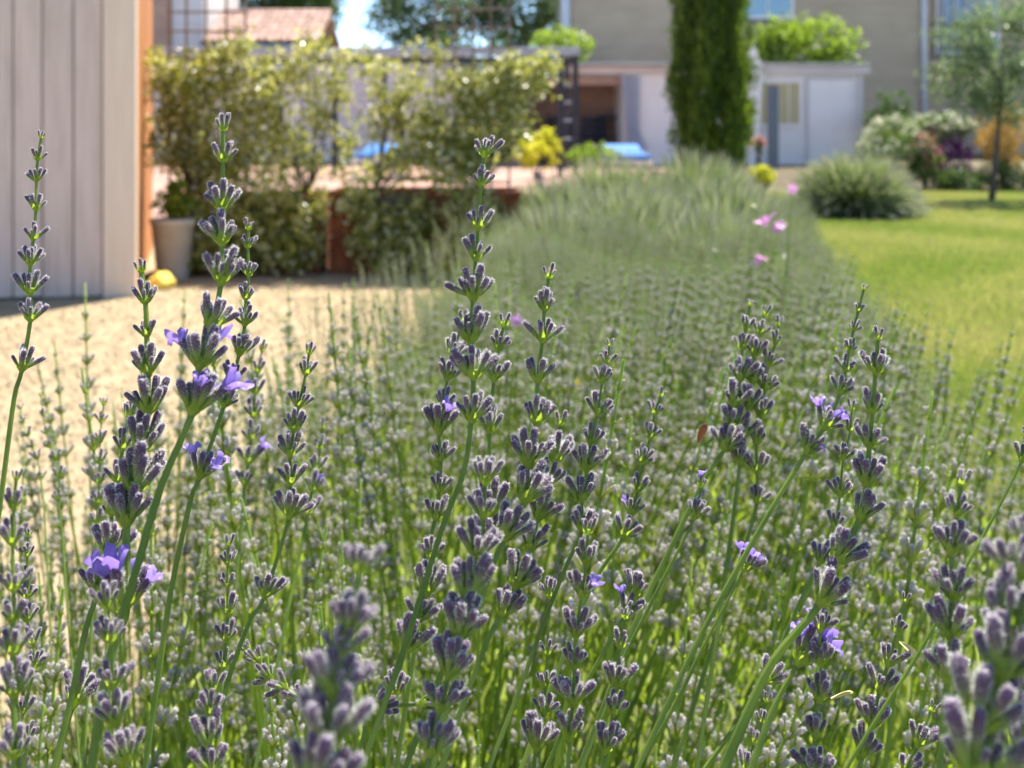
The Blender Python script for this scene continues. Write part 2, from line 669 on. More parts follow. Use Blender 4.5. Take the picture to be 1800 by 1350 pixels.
# ------------------------------------------------------------------ materials of the place
mat('earth', [(0.3, (0.10, 0.085, 0.05)), (0.7, (0.16, 0.15, 0.07))], 0.95, 0.8, bump=0.5)
mat('gravel_m', [(0.25, (0.32, 0.235, 0.125)), (0.5, (0.42, 0.32, 0.185)), (0.72, (0.51, 0.40, 0.25))], 0.95, 7, 12, bump=1.0, bump_scale=110)
mat('lawn_m', [(0.28, (0.09, 0.12, 0.035)), (0.44, (0.125, 0.15, 0.045)), (0.58, (0.155, 0.16, 0.055)), (0.74, (0.19, 0.17, 0.07))], 0.95, 1.1, 7, bump=0.8, bump_scale=60)
mat('soil_m', [(0.3, (0.07, 0.055, 0.03)), (0.7, (0.15, 0.115, 0.065))], 1.0, 14, 6, bump=0.8)
mat('plank_m', [(0.25, (0.46, 0.35, 0.285)), (0.5, (0.60, 0.465, 0.385)), (0.75, (0.67, 0.525, 0.44))], 0.75, 3.0, 7, bump=0.3, bump_scale=30, stretch=(9, 9, .7), vary=.14, knots=True)
mat('post_m', [(0.25, (0.68, 0.52, 0.38)), (0.75, (0.80, 0.62, 0.46))], 0.7, 3.0, 5, bump=0.2, bump_scale=30, stretch=(9, 9, .6))
mat('orange_m', [(0.25, (0.38, 0.15, 0.045)), (0.75, (0.54, 0.23, 0.075))], 0.65, 4, 5, bump=0.2, bump_scale=30, stretch=(8, 8, .5))
mat('dark_m', [(0.3, (0.015, 0.014, 0.015)), (0.7, (0.03, 0.028, 0.028))], 0.6, 3)
mat('corten_m', [(0.3, (0.10, 0.028, 0.012)), (0.5, (0.20, 0.055, 0.02)), (0.75, (0.30, 0.10, 0.035))], 0.85, 7, 8, bump=0.25)
mat('bar_m', [(0.3, (0.16, 0.115, 0.085)), (0.7, (0.25, 0.19, 0.145))], 0.8, 9)
mat('pot_m', [(0.3, (0.42, 0.36, 0.29)), (0.7, (0.52, 0.455, 0.37))], 0.85, 9, bump=0.15)
mat('yellow_m', [(0.3, (0.72, 0.50, 0.06)), (0.7, (0.82, 0.62, 0.12))], 0.8, 9)
mat('steel_m', [(0.3, (0.022, 0.022, 0.026)), (0.7, (0.045, 0.045, 0.05))], 0.45, 4)
mat('beam_m', [(0.3, (0.30, 0.30, 0.30)), (0.7, (0.40, 0.40, 0.40))], 0.5, 4)
mat('white_m', [(0.3, (0.80, 0.72, 0.66)), (0.7, (0.88, 0.80, 0.74))], 0.7, 2.0, 5, bump=0.1)
mat('siding_m', [(0.3, (0.60, 0.55, 0.53)), (0.7, (0.70, 0.645, 0.62))], 0.7, 2.0, 5, stretch=(.3, 1, 4), vary=.1)
mat('fascia_m', [(0.3, (0.60, 0.51, 0.47)), (0.7, (0.70, 0.60, 0.555))], 0.7, 2.0)
mat('stucco_m', [(0.25, (0.41, 0.31, 0.21)), (0.5, (0.48, 0.37, 0.26)), (0.75, (0.54, 0.425, 0.305))], 0.95, 0.9, 8, bump=0.3, bump_scale=40, stretch=(1, 1, 2.5))
mat('brown_m', [(0.3, (0.34, 0.215, 0.16)), (0.7, (0.46, 0.30, 0.22))], 0.85, 3)
mat('navy_m', [(0.3, (0.012, 0.02, 0.045)), (0.7, (0.025, 0.04, 0.075))], 0.5, 5)
mat('blue_m', [(0.3, (0.03, 0.14, 0.40)), (0.7, (0.05, 0.19, 0.48))], 0.7, 5)
mat('slate_m', [(0.3, (0.115, 0.14, 0.16)), (0.7, (0.16, 0.185, 0.205))], 0.6, 5)
mat('mesh_m', [(0.3, (0.46, 0.38, 0.19)), (0.7, (0.56, 0.47, 0.26))], 0.8, 12)
mat('curtain_m', [(0.3, (0.50, 0.52, 0.58)), (0.7, (0.62, 0.64, 0.70))], 0.9, 6, translucent=0.35, tcol=(0.6, 0.62, 0.68))
mat('tile_m', [(0.28, (0.28, 0.15, 0.11)), (0.5, (0.40, 0.25, 0.19)), (0.72, (0.50, 0.36, 0.30))], 0.9, 3.5, 5, bump=0.2, vary=.3)
mat('bark_m', [(0.3, (0.07, 0.055, 0.04)), (0.7, (0.14, 0.115, 0.09))], 0.95, 14, bump=0.6)
mat('glass_m', [(0.3, (0.20, 0.33, 0.42)), (0.7, (0.25, 0.40, 0.50))], 0.06, 1.5, spec=0.9)  # the reflected sky is put into the blue base colour
mat('pipe_m', [(0.3, (0.55, 0.57, 0.60)), (0.7, (0.65, 0.67, 0.70))], 0.4, 3)

m = mat('terrace_m', [(0.3, (0.5, 0.33, 0.25)), (0.7, (0.6, 0.4, 0.31))], 0.85, 2)
n_, l_ = m.node_tree.nodes, m.node_tree.links
br = n_.new('ShaderNodeTexBrick')
br.inputs['Color1'].default_value = (0.40, 0.235, 0.175, 1)
br.inputs['Color2'].default_value = (0.34, 0.19, 0.135, 1)
br.inputs['Mortar'].default_value = (0.30, 0.235, 0.19, 1)
br.inputs['Scale'].default_value = 2.2
br.inputs['Mortar Size'].default_value = 0.012
tc_ = n_.new('ShaderNodeTexCoord')
l_.new(tc_.outputs['Object'], br.inputs['Vector'])
l_.new(br.outputs['Color'], n_['Principled BSDF'].inputs['Base Color'])

mat('pebble_m', [(0.3, (0.34, 0.26, 0.16)), (0.7, (0.52, 0.42, 0.29))], 0.9, 30, vary=.2)
leafmat('vine_leaf', [(0, (0.10, 0.12, 0.018)), (0.35, (0.20, 0.215, 0.035)), (0.68, (0.38, 0.38, 0.10)), (1, (0.76, 0.74, 0.52))],
        [(0, (0.28, 0.33, 0.02)), (0.35, (0.48, 0.50, 0.05)), (0.68, (0.68, 0.66, 0.14)), (1, (0.84, 0.82, 0.56))], rough=0.28, translucent=0.42, spec=0.55)
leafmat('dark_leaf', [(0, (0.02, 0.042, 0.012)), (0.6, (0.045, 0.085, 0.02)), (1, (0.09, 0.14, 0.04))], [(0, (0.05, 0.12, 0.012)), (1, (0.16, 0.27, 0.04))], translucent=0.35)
leafmat('olive_leaf', [(0, (0.05, 0.085, 0.035)), (0.6, (0.11, 0.16, 0.075)), (1, (0.24, 0.30, 0.17))], [(0, (0.12, 0.22, 0.05)), (1, (0.36, 0.46, 0.18))], translucent=0.32)
leafmat('grove_leaf', [(0, (0.03, 0.055, 0.022)), (0.6, (0.065, 0.105, 0.045)), (1, (0.13, 0.18, 0.08))], [(0, (0.07, 0.14, 0.03)), (1, (0.22, 0.32, 0.10))], translucent=0.35)
leafmat('fruit_leaf', [(0, (0.06, 0.105, 0.012)), (0.6, (0.15, 0.20, 0.022)), (1, (0.30, 0.34, 0.045))], [(0, (0.18, 0.34, 0.015)), (1, (0.42, 0.56, 0.05))], translucent=0.5, rough=.35)
leafmat('cypress_leaf', [(0, (0.022, 0.048, 0.006)), (0.6, (0.085, 0.15, 0.012)), (1, (0.19, 0.26, 0.02))], [(0, (0.08, 0.17, 0.006)), (1, (0.28, 0.38, 0.02))], translucent=0.35, rough=.6)
leafmat('lime_leaf', [(0, (0.34, 0.36, 0.02)), (1, (0.55, 0.52, 0.04))], [(0, (0.58, 0.60, 0.02)), (1, (0.80, 0.76, 0.05))], translucent=0.5)
leafmat('shrub_leaf', [(0, (0.04, 0.075, 0.02)), (1, (0.13, 0.18, 0.05))], [(0, (0.10, 0.20, 0.02)), (1, (0.26, 0.36, 0.06))], translucent=0.42)
leafmat('white_bloom', [(0, (0.60, 0.58, 0.42)), (1, (0.80, 0.78, 0.62))], [(0, (0.62, 0.60, 0.40)), (1, (0.8, 0.78, 0.6))], translucent=0.35)
leafmat('rose_bloom', [(0, (0.50, 0.16, 0.13)), (1, (0.68, 0.36, 0.30))], [(0, (0.60, 0.20, 0.15)), (1, (0.75, 0.4, 0.32))], translucent=0.35)
leafmat('purple_leaf', [(0, (0.035, 0.008, 0.045)), (1, (0.13, 0.02, 0.13))], [(0, (0.10, 0.012, 0.12)), (1, (0.30, 0.03, 0.28))], translucent=0.35)
leafmat('orange_leaf', [(0, (0.20, 0.12, 0.02)), (1, (0.50, 0.29, 0.05))], [(0, (0.42, 0.25, 0.02)), (1, (0.70, 0.44, 0.07))], translucent=0.4)
mat('dry_m', [(0.3, (0.30, 0.10, 0.05)), (0.7, (0.42, 0.17, 0.08))], 0.8, 30)
mat('straw_m', [(0.3, (0.50, 0.42, 0.16)), (0.7, (0.62, 0.54, 0.24))], 0.7, 30)
leafmat('pink_petal', [(0, (0.62, 0.22, 0.52)), (1, (0.75, 0.36, 0.66))], [(0, (0.75, 0.22, 0.60)), (1, (0.85, 0.42, 0.75))], translucent=0.45)
leafmat('yellow_petal', [(0, (0.70, 0.52, 0.06)), (1, (0.8, 0.62, 0.1))], [(0, (0.8, 0.6, 0.05)), (1, (0.85, 0.7, 0.1))], translucent=0.45)
leafmat('grass_blade', [(0, (0.085, 0.14, 0.03)), (0.45, (0.18, 0.215, 0.055)), (0.7, (0.29, 0.28, 0.10)), (1, (0.44, 0.375, 0.20))], [(0, (0.22, 0.33, 0.045)), (0.45, (0.42, 0.47, 0.08)), (0.7, (0.55, 0.50, 0.15)), (1, (0.60, 0.51, 0.26))], translucent=0.5)
leafmat('strand', [(0, (0.07, 0.12, 0.02)), (0.45, (0.12, 0.19, 0.032)), (0.66, (0.145, 0.185, 0.07)), (0.85, (0.175, 0.19, 0.12)), (1, (0.235, 0.225, 0.205))],
        [(0, (0.15, 0.28, 0.015)), (0.45, (0.24, 0.37, 0.04)), (0.7, (0.29, 0.35, 0.12)), (1, (0.34, 0.33, 0.25))], rough=.6, translucent=0.40)


# ------------------------------------------------------------------ ground
EDGE_Y = [0.1, 0.75, 1.3, 2.4, 5.0, 7.5, 9.5]
EDGE_L = [-0.75, -0.72, -0.62, -0.33, -0.15, -0.10, 0.0]
EDGE_R = [0.44, 0.52, 0.68, 0.90, 1.40, 1.98, 2.35]


def row_l(y):
    return np.interp(y, EDGE_Y, EDGE_L)


def row_r(y):
    return np.interp(y, EDGE_Y, EDGE_R)


def sheet(name, poly, z, m):
    sp = Soup()
    v = [(x, y, z) for x, y in poly]
    sp.add(v, [(0, i, i + 1) for i in range(1, len(v) - 1)])
    return structure(name, sp, m)


def strip(name, left, right, z, m):
    sp = Soup()
    v, t = [], []
    for (a, b) in zip(left, right):
        v += [(*a, z), (*b, z)]
    for i in range(len(left) - 1):
        k = i * 2
        t += [(k, k + 1, k + 3), (k, k + 3, k + 2)]
    sp.add(v, t)
    return structure(name, sp, m)


sheet('ground', [(-200, -60), (200, -60), (200, 260), (-200, 260)], -0.016, 'earth')
ys = [-6.0] + EDGE_Y
strip('gravel_path', [(-14, y) for y in ys], [(row_l(y) + np.interp(y, [0, 1.2, 2.6], [.42, .40, .12]), y) for y in ys], 0.0, 'gravel_m')
strip('lawn', [(row_r(y) - .12, y) for y in ys] + [(2.35, 15.6)], [(22, y) for y in ys] + [(22, 15.6)], -0.004, 'lawn_m')
strip('soil_bed', [(row_l(y) + np.interp(y, [0, 1.2, 2.6], [.38, .36, 0]), y) for y in EDGE_Y], [(row_r(y), y) for y in EDGE_Y], 0.006, 'soil_m')
sheet('terrace', [(-14, 9.5), (2.35, 9.5), (4.2, 24.9), (-14, 24.9)], -0.006, 'terrace_m')
sheet('flower_bed', [(4.0, 15.6), (22, 15.6), (22, 24.9), (4.0, 24.9)], -0.008, 'soil_m')

# grass blades of the lawn: tufts scattered where the picture can show them
src = bpy.data.collections.new('grass_sources')
for i in range(4):
    rng = np.random.default_rng(i)
    nb = 26
    b = np.stack([rng.normal(size=nb) * .035, rng.normal(size=nb) * .035, np.zeros(nb)], 1)
    lean = rng.normal(size=(nb, 2)) * .35
    h = .022 + .028 * rng.random(nb)
    tip = b + np.stack([lean[:, 0] * h, lean[:, 1] * h, h], 1)
    s = np.stack([rng.normal(size=nb), rng.normal(size=nb), 0 * h], 1)
    s = s / np.linalg.norm(s, axis=1)[:, None] * .0022
    v = np.stack([b - s, b + s, tip], 1).reshape(-1, 3)
    hidden_source(src, f'grass_source_{i}', np_mesh('grass_tuft', v, np.arange(nb * 3).reshape(-1, 3), np.repeat(np.clip((.10, .28, .52, .72)[i] + .22 * rng.normal(size=nb), 0, 1), 3), None, ['grass_blade']))
n = 30000
yy = 1.3 + 14.2 * RNG.random(n) ** 0.75
lim = np.clip(yy * .47 + .3, 0, 99)
xx = row_r(yy) + .02 + RNG.random(n) * np.maximum(lim - row_r(yy), .05)
keep = np.sin(xx * 2.3 + np.sin(yy * 1.7) * 1.3) + np.sin(yy * 1.1 + xx) + RNG.normal(size=n) * .8 > -1.5
xx, yy = xx[keep], yy[keep]
scatter('grass', 'short sunlit grass on the lawn', src, np.stack([xx, yy, 0 * xx - .004], 1), np.stack([0 * xx, 0 * xx, RNG.random(len(xx)) * 6.28], 1), .7 + .6 * RNG.random(len(xx)), np.clip(np.round(1.5 + 1.25 * np.sin(xx * 1.9 + np.sin(yy * 1.3) * 1.6) * np.sin(yy * .85 + xx * .6) + RNG.normal(size=len(xx)) * .75), 0, 3))


peb = bpy.data.collections.new('pebble_sources')
for i in range(4):
    rng = np.random.default_rng(70 + i)
    v, t, r = lathe_bud(6, [(-.45, .35), (-.1, .62), (.25, .5), (.42, .2)], .08)
    v = v * (1 + .15 * rng.normal(size=v.shape)) * np.array([1, .8, .6])
    hidden_source(peb, f'pebble_source_{i}', np_mesh('pebble', v * .011, t, None, None, ['pebble_m'], False))
n = 17000
yy = 1.2 + 6.2 * RNG.random(n) ** .8
xx = row_l(yy) + .35 - RNG.random(n) ** 1.2 * (yy * .5 + .5)
scatter('gravel', 'loose pale gravel stones on the path', peb, np.stack([xx, yy, 0 * xx + .003], 1), RNG.random((n, 3)) * 6.28, .5 + .9 * RNG.random(n) ** 2, RNG.integers(0, 4, n))
n = 160
yy = 1.6 + 5.4 * RNG.random(n)
xx = row_l(yy) + .02 - np.abs(RNG.normal(size=n)) * .10
scatter('weeds', 'small weeds along the gravel edge', src, np.stack([xx, yy, 0 * xx], 1), np.stack([0 * xx, 0 * xx, RNG.random(n) * 6.28], 1), .8 + 1.2 * RNG.random(n), RNG.integers(0, 4, n))

# ------------------------------------------------------------------ timber cabin (left)
CA = R(15.6)
CC = np.array([-2.135, 6.45])
fd = np.array([-math.cos(CA), -math.sin(CA)])     # along the front, to the left
sd = np.array([-math.sin(CA), math.cos(CA)])      # along the side, backwards
cab = thing('timber_cabin', 'timber cabin wall of pale upright planks with an orange stained side', 'cabin', (CC[0], CC[1], 0))
HT = 2.7


def cab_box(name, u0, u1, w0, w1, z0, z1, m, bev=.004):
    c = CC + fd * (u0 + u1) / 2 + sd * (w0 + w1) / 2
    return boxpart(name, (c[0], c[1], (z0 + z1) / 2), (abs(u1 - u0), abs(w1 - w0), z1 - z0), m, cab, CA, bev)


cab_box('frame', 0.03, 2.9, 0.04, 2.5, 0.0, HT - .06, 'dark_m')
cab_box('corner_post', -0.004, 0.172, -0.022, 0.16, 0.0, HT, 'post_m', .006)
u = 0.178
k = 0
while u < 2.85:
    wd = (.155, .162, .150, .158)[k % 4]
    cab_box('plank', u, u + wd - .006, random.uniform(-.004, .003), 0.036, random.uniform(.01, .03), HT, 'plank_m', .006)
    u += wd
    k += 1
v0 = 0.165
while v0 < 2.45:
    cab_box('side_board', random.uniform(-.006, 0), 0.028, v0, v0 + .136, 0.0, HT, 'orange_m', .004)
    v0 += .142
cab_box('roof', -.02, 2.92, -.03, 2.53, HT + .003, HT + .07, 'bar_m')


# ------------------------------------------------------------------ planters, trellises, pot
def planter(x0, x1, d, h, depth, label):
    a, b = (x0 - 900) * d / FPX, (x1 - 900) * d / FPX
    t = thing('metal_planter', label, 'planter', ((a + b) / 2, d + depth / 2, 0), 'rust coloured metal planters at the gravel edge')
    cx = (a + b) / 2
    boxpart('front_panel', (cx, d + .006, h / 2), (b - a, .012, h), 'corten_m', t)
    boxpart('back_panel', (cx, d + depth - .006, h / 2), (b - a, .012, h), 'corten_m', t)
    for x in (a + .006, b - .006):
        boxpart('side_panel', (x, d + depth / 2, h / 2), (.012, depth - .026, h - .002), 'corten_m', t)
    boxpart('rim', (cx, d - .012, h - .02), (b - a + .03, .022, .04), 'corten_m', t)
    boxpart('soil', (cx, d + depth / 2, h - .06), (b - a - .03, depth - .03, .06), 'soil_m', t)
    return t


planter(292, 562, 7.35, .52, .42, 'rust coloured metal planter standing behind the beige plant pot')
planter(578, 912, 7.35, .54, .42, 'rust coloured metal planter whose far end meets the lavender row')


def trellis(xs, d, z0, label, step=.128):
    t = thing('trellis', label, 'trellis', ((xs[0] - 900) * d / FPX, d, z0), 'brown garden trellises in the planters')
    X = [(x - 900) * d / FPX for x in xs]
    for x in X:
        boxpart('upright_bar', (x, d, z0 + .68), (.015, .015, 1.36), 'bar_m', t, 0, .002)
    z = z0 + .10
    while z < z0 + 1.36:
        boxpart('cross_bar', ((X[0] + X[-1]) / 2, d - .0135, z), (X[-1] - X[0] + .03, .011, .014), 'bar_m', t, 0, .002)
        z += step
    return t


trellis([298, 328, 362, 398, 432], 7.55, .46, 'brown grid trellis rising in front of the small tiled roof')
trellis([766, 800, 832, 863, 895], 7.55, .48, 'brown grid trellis rising against the trees between roof and tan house')

pc = P(304, 480, 7.15)
pt = thing('plant_pot', 'beige tapered plant pot standing beside the orange cabin side', 'pot', (pc.x, pc.y, 0))
v, t, r = lathe_bud(24, [(0, .098), (.02, .10), (.34, .132), (.345, .14), (.375, .14), (.377, .122), (.33, .118)], 0)
sp = Soup()
v[:, :2] *= 1
sp.add(v[:-1] + np.array([pc.x, pc.y, 0.003]), t[:-24])
part('pot', sp, 'pot_m', pt, True)
v, t, r = lathe_bud(20, [(0.30, .08), (.34, .117)], 0)
sp = Soup()
sp.add(v[:-1] + np.array([pc.x, pc.y, 0]), t[:-20])
v2 = np.array([(pc.x + math.cos(q * .314) * .117, pc.y + math.sin(q * .314) * .117, .341) for q in range(20)])
sp.add(v2, [(0, q, q + 1) for q in range(1, 19)])
part('soil', sp, 'soil_m', pt)
q = thing('potted_plant', 'small bushy green plant growing in the beige pot', 'plant', (pc.x, pc.y, .34))
c, rn = clumps((pc.x, pc.y, .50), (.13, .12, .13), 26, 12, .022, .3)
sp = Soup()
sp.add(*leaves(c, rand_dirs(len(c)) + np.array([0, 0, .5]), .05, .026, rn))
part('foliage', sp, 'fruit_leaf', q)
for k in range(5):
    a = k * 1.26
    tubepart('stem', [(pc.x, pc.y, .34), (pc.x + .05 * math.cos(a), pc.y + .05 * math.sin(a), .44), (pc.x + .10 * math.cos(a), pc.y + .10 * math.sin(a), .56)], [.005, .004, .002], 'stalk', q, 5)

yc = P(283, 505, 6.75)
rng = np.random.default_rng(5)
v, t, r = lathe_bud(18, [(.0, .085), (.03, .10), (.06, .09), (.085, .062), (.10, .03)], .0)
v[:, :2] *= (1 + .16 * np.sin(np.arctan2(v[:, 1], v[:, 0]) * 5 + v[:, 2] * 40))[:, None]
v *= .82
v[:, 2] *= 1 + .2 * np.sin(np.arctan2(v[:, 1], v[:, 0]) * 3)
sp = Soup()
sp.add(v + np.array([yc.x, yc.y, .002]), t)
o = link_mesh(sp.mesh('yellow_cloth', ['yellow_m'], True, (yc.x, yc.y, 0)), 'yellow_cloth')
o.location = (yc.x, yc.y, 0)
tag(o, 'crumpled yellow bundle lying on the gravel at the cabin corner', 'cloth')


def vine(label, d, root_px, blobs, name='climbing_plant', leaf=.052):
    """climber: stems from the planter to every blob, leaves in clumps"""
    base = P(root_px, 0, d)
    base.z = .50
    t = thing(name, label, 'climbing plant', base, 'climbing plants on the trellises')
    sp = Soup()
    big = [q for q in blobs if q[4] > 150]
    blobs = list(blobs)
    for q in range(len(big) * 2):                # loose sprays between and beside the main masses
        s_ = random.choice(big)
        blobs.append((s_[0] + random.uniform(-1, 1) * s_[2] * 1.25, s_[1] + random.uniform(-1.1, .9) * s_[3], random.uniform(10, 24), random.uniform(10, 30), random.randint(25, 70)))
    for (px, py, rx, ry, n) in blobs:
        c = P(px, py, d)
        n = int(n * (1.5 if py < 330 else 2.0))
        k = max(4, n // 14)
        p, rn = clumps(c, (rx * 1.12 * d / FPX, .15, ry * 1.1 * d / FPX), k, 14, .04, .12)
        kp = p[:, 2] > .02
        p, rn = p[kp], rn[kp]
        sp.add(*leaves(p, rand_dirs(len(p)) + np.array([0, 0, -.35]), leaf * (.6 + .7 * RNG.random(len(p))), leaf * .5, np.clip(RNG.random(len(p)) ** 1.1 + .0, 0, 1)))
        mid = (base + c) / 2 + Vector((random.uniform(-.08, .08), random.uniform(-.04, .04), 0))
        tubepart('stem', [base, mid, c], [.008, .006, .003], 'bark_m', t, 5)
    part('foliage', sp, 'vine_leaf', t)
    return t


vine('dense pale flecked climber beside the orange cabin side', 7.5, 330, [(300, 150, 45, 60, 420), (300, 230, 40, 60, 380), (350, 190, 55, 70, 560), (390, 130, 45, 50, 380), (345, 275, 55, 45, 380), (430, 230, 50, 70, 520), (400, 300, 45, 40, 300)])
vine('thin yellow green climber between the two trellises', 7.5, 540, [(470, 170, 40, 60, 260), (530, 130, 40, 50, 220), (500, 250, 45, 50, 240), (560, 190, 30, 60, 180), (480, 310, 40, 30, 150), (550, 80, 35, 20, 90), (620, 95, 25, 25, 60), (600, 260, 25, 55, 110)])
vine('airy climber with open gaps before the white siding', 7.5, 660, [(655, 130, 22, 40, 90), (665, 215, 25, 50, 130), (720, 150, 35, 60, 240), (740, 230, 40, 60, 320), (700, 290, 50, 35, 200), (640, 300, 30, 25, 70)])
vine('full climber covering the trellis nearest the lavender row', 7.5, 840, [(800, 190, 55, 65, 480), (860, 170, 55, 65, 520), (912, 138, 42, 35, 330), (900, 210, 40, 50, 330), (830, 260, 50, 50, 330), (780, 270, 40, 45, 240), (955, 112, 20, 13, 60)])
vine('low trailing plant hanging over the rusty planter front', 7.28, 450, [(385, 380, 55, 60, 620), (470, 390, 60, 65, 700), (515, 440, 55, 40, 480), (400, 440, 55, 40, 480), (545, 360, 35, 40, 160), (345, 440, 25, 40, 200)], 'trailing_plant')
vine('sparse trailing plant on the planter beside the lavender row', 7.28, 680, [(665, 390, 45, 60, 420), (690, 440, 50, 38, 380), (735, 400, 22, 65, 220), (630, 350, 45, 22, 160), (820, 360, 50, 40, 300), (850, 420, 40, 40, 200)], 'trailing_plant')


# ------------------------------------------------------------------ pergola, loungers
D = 20.0
pg = thing('pergola', 'black metal pergola frame with a pale grey top beam over the terrace', 'pergola', ((640 - 900) * D / FPX, D, 0))


def px_box(name, x0, x1, y0, y1, d, depth, m, parent, bev=.006):
    """upright box that covers the pixel rectangle at depth d"""
    a, b = P(x0, y1, d), P(x1, y0, d)
    return boxpart(name, ((a.x + b.x) / 2, d + depth / 2, (a.z + b.z) / 2), (b.x - a.x, depth, b.z - a.z), m, parent, 0, bev)


def post_to_ground(name, x0, x1, ytop, d, depth, m, parent):
    a, b = P(x0, ytop, d), P(x1, ytop, d)
    return boxpart(name, ((a.x + b.x) / 2, d + depth / 2, a.z / 2), (b.x - a.x, depth, a.z), m, parent)


px_box('beam', 250, 1020, 83, 97, D, .12, 'beam_m', pg)
boxpart('beam', ((640 - 900) * D / FPX, D + 3.2, 2.2), (7.7, .12, .14), 'steel_m', pg)
for x in (255, 1012):
    boxpart('side_beam', ((x - 900) * D / FPX, D + 1.66, 2.19), (.10, 3.06, .12), 'steel_m', pg)
for x in (985, 1012, 588, 262):
    post_to_ground('post', x - 5, x + 5, 98, D, .10, 'steel_m', pg)
for x in (256, 640, 1012):
    boxpart('post', ((x - 900) * D / FPX, D + 3.2, 1.06), (.10, .10, 2.12), 'steel_m', pg)
for y in (150, 180, 212, 244):
    px_box('rung', 991, 1006, y - 2, y + 2, D + .03, .04, 'beam_m', pg)


def lounger(x, d, label):
    X = (x - 900) * d / FPX
    t = thing('sun_lounger', label, 'sun lounger', (X, d, 0), 'blue sun loungers on the terrace')
    for s in (-1, 1):
        for yy in (.15, 1.75):
            boxpart('leg', (X + s * .32, d + yy, .15), (.05, .05, .30), 'white_m', t)
    boxpart('frame', (X, d + .95, .325), (.70, 1.9, .05), 'white_m', t)
    boxpart('mattress', (X, d + .62, .40), (.68, 1.2, .09), 'blue_m', t, 0, .03)
    sp = Soup()
    v, tt = box_arrays((0, 0, 0), (.68, .78, .09), 0, .03)
    a = R(9)
    v = np.stack([v[:, 0] + X, v[:, 1] * math.cos(a) - v[:, 2] * math.sin(a) + d + 1.57, v[:, 1] * math.sin(a) + v[:, 2] * math.cos(a) + .47], 1)
    sp.add(v, tt)
    part('backrest', sp, 'blue_m', t)


lounger(655, 18.6, 'blue sun lounger on the terrace behind the airy climber')
lounger(735, 18.6, 'blue sun lounger on the terrace behind the full climber')
lounger(1108, 18.0, 'blue sun lounger behind the lavender, beside the white pool house wall')

# ------------------------------------------------------------------ white siding building and tiled hut
D = 26.0
wb = thing('garden_building', 'long low white building with horizontal siding behind the pergola', 'building', ((540 - 900) * D / FPX, D, 0))
a, b = (262 - 900) * D / FPX, (805 - 900) * D / FPX
boxpart('wall', ((a + b) / 2, D + 1.6, 1.24), (b - a - .04, 3.1, 2.48), 'white_m', wb)
z = .02
while z < 2.40:
    boxpart('siding_board', ((a + b) / 2, D + .02, z + .095), (b - a, .028, .186), 'siding_m', wb, 0, .01)
    z += .197
boxpart('roof', ((a + b) / 2, D + 1.5, 2.535), (b - a + .3, 3.5, .09), 'beam_m', wb)


def window(x0, x1, y0, y1, d, parent, pane='dark_m', fr='white_m', bars=0, t=4):
    k = d / FPX
    f = Soup()
    for (q0, q1, w0, w1) in ((x0 - t, x0, y0 - t, y1 + t), (x1, x1 + t, y0 - t, y1 + t), (x0, x1, y0 - t, y0), (x0, x1, y1, y1 + t)):
        A, B = P(q0, w1, d), P(q1, w0, d)
        f.add(*box_arrays(((A.x + B.x) / 2, d - .03, (A.z + B.z) / 2), (B.x - A.x, .06, B.z - A.z), 0, .004))
    w_ = part('window', f, fr, parent)
    A, B = P(x0, y1, d), P(x1, y0, d)
    sp = Soup()
    sp.add(*box_arrays(((A.x + B.x) / 2, d - .012, (A.z + B.z) / 2), (B.x - A.x - .004, .016, B.z - A.z - .004)))
    part('pane', sp, pane, w_)
    for i in range(bars):
        x = A.x + (B.x - A.x) * (i + 1) / (bars + 1)
        sp = Soup()
        sp.add(*box_arrays((x, d - .03, (A.z + B.z) / 2), (.025, .02, B.z - A.z - .004)))
        part('glazing_bar', sp, fr, w_)
    return w_


window(440, 512, 122, 152, D - .001, wb)
window(692, 714, 172, 256, D - .001, wb)
window(470, 500, 185, 290, D - .001, wb)

D = 28.5
hut = thing('tiled_hut', 'small white building under a pink clay tiled roof', 'building', ((455 - 900) * D / FPX, D, 0))
a, b = (352 - 900) * D / FPX, (556 - 900) * D / FPX
ez, rz_, run = P(0, 76, D).z, 3.86, 2.3
boxpart('wall', ((a + b) / 2, D + 2.2, (ez - .05) / 2), (b - a - .25, 4.0, ez - .05), 'fascia_m', hut)
sp = Soup()
A = [(a, D + .0, ez), (b, D + .0, ez), (b, D + run, rz_), (a, D + run, rz_), (a, D + 2 * run, ez), (b, D + 2 * run, ez)]
lo = [(x, y, z - .09) for x, y, z in A]
sp.add(A + lo, [(0, 1, 2), (0, 2, 3), (3, 2, 5), (3, 5, 4), (0, 6, 7), (0, 7, 1), (6, 8, 7), (6, 9, 8), (1, 7, 8), (1, 8, 2), (2, 8, 11), (2, 11, 5), (0, 3, 9), (0, 9, 6), (3, 4, 10), (3, 10, 9), (4, 5, 11), (4, 11, 10)])
rf = part('roof', sp, 'tile_m', hut)
sl_len = math.hypot(run, rz_ - ez)
sa = math.atan2(rz_ - ez, run)
ncol, nrow = 15, 6
tw, tl = (b - a) / ncol, sl_len / nrow
vv, tt = [], []
for i, (yy, rr) in enumerate([(0, .56), (1, .47)]):
    for k in range(7):
        th = math.pi * k / 6
        vv.append((math.cos(th) * tw * rr, yy * tl * 1.12, math.sin(th) * tw * .40 + .035 - i * .02))
for k in range(6):
    tt += [(k, k + 1, k + 8), (k, k + 8, k + 7)]
tile_me = np_mesh('roof_tile', vv, tt, None, None, ['tile_m'], True)
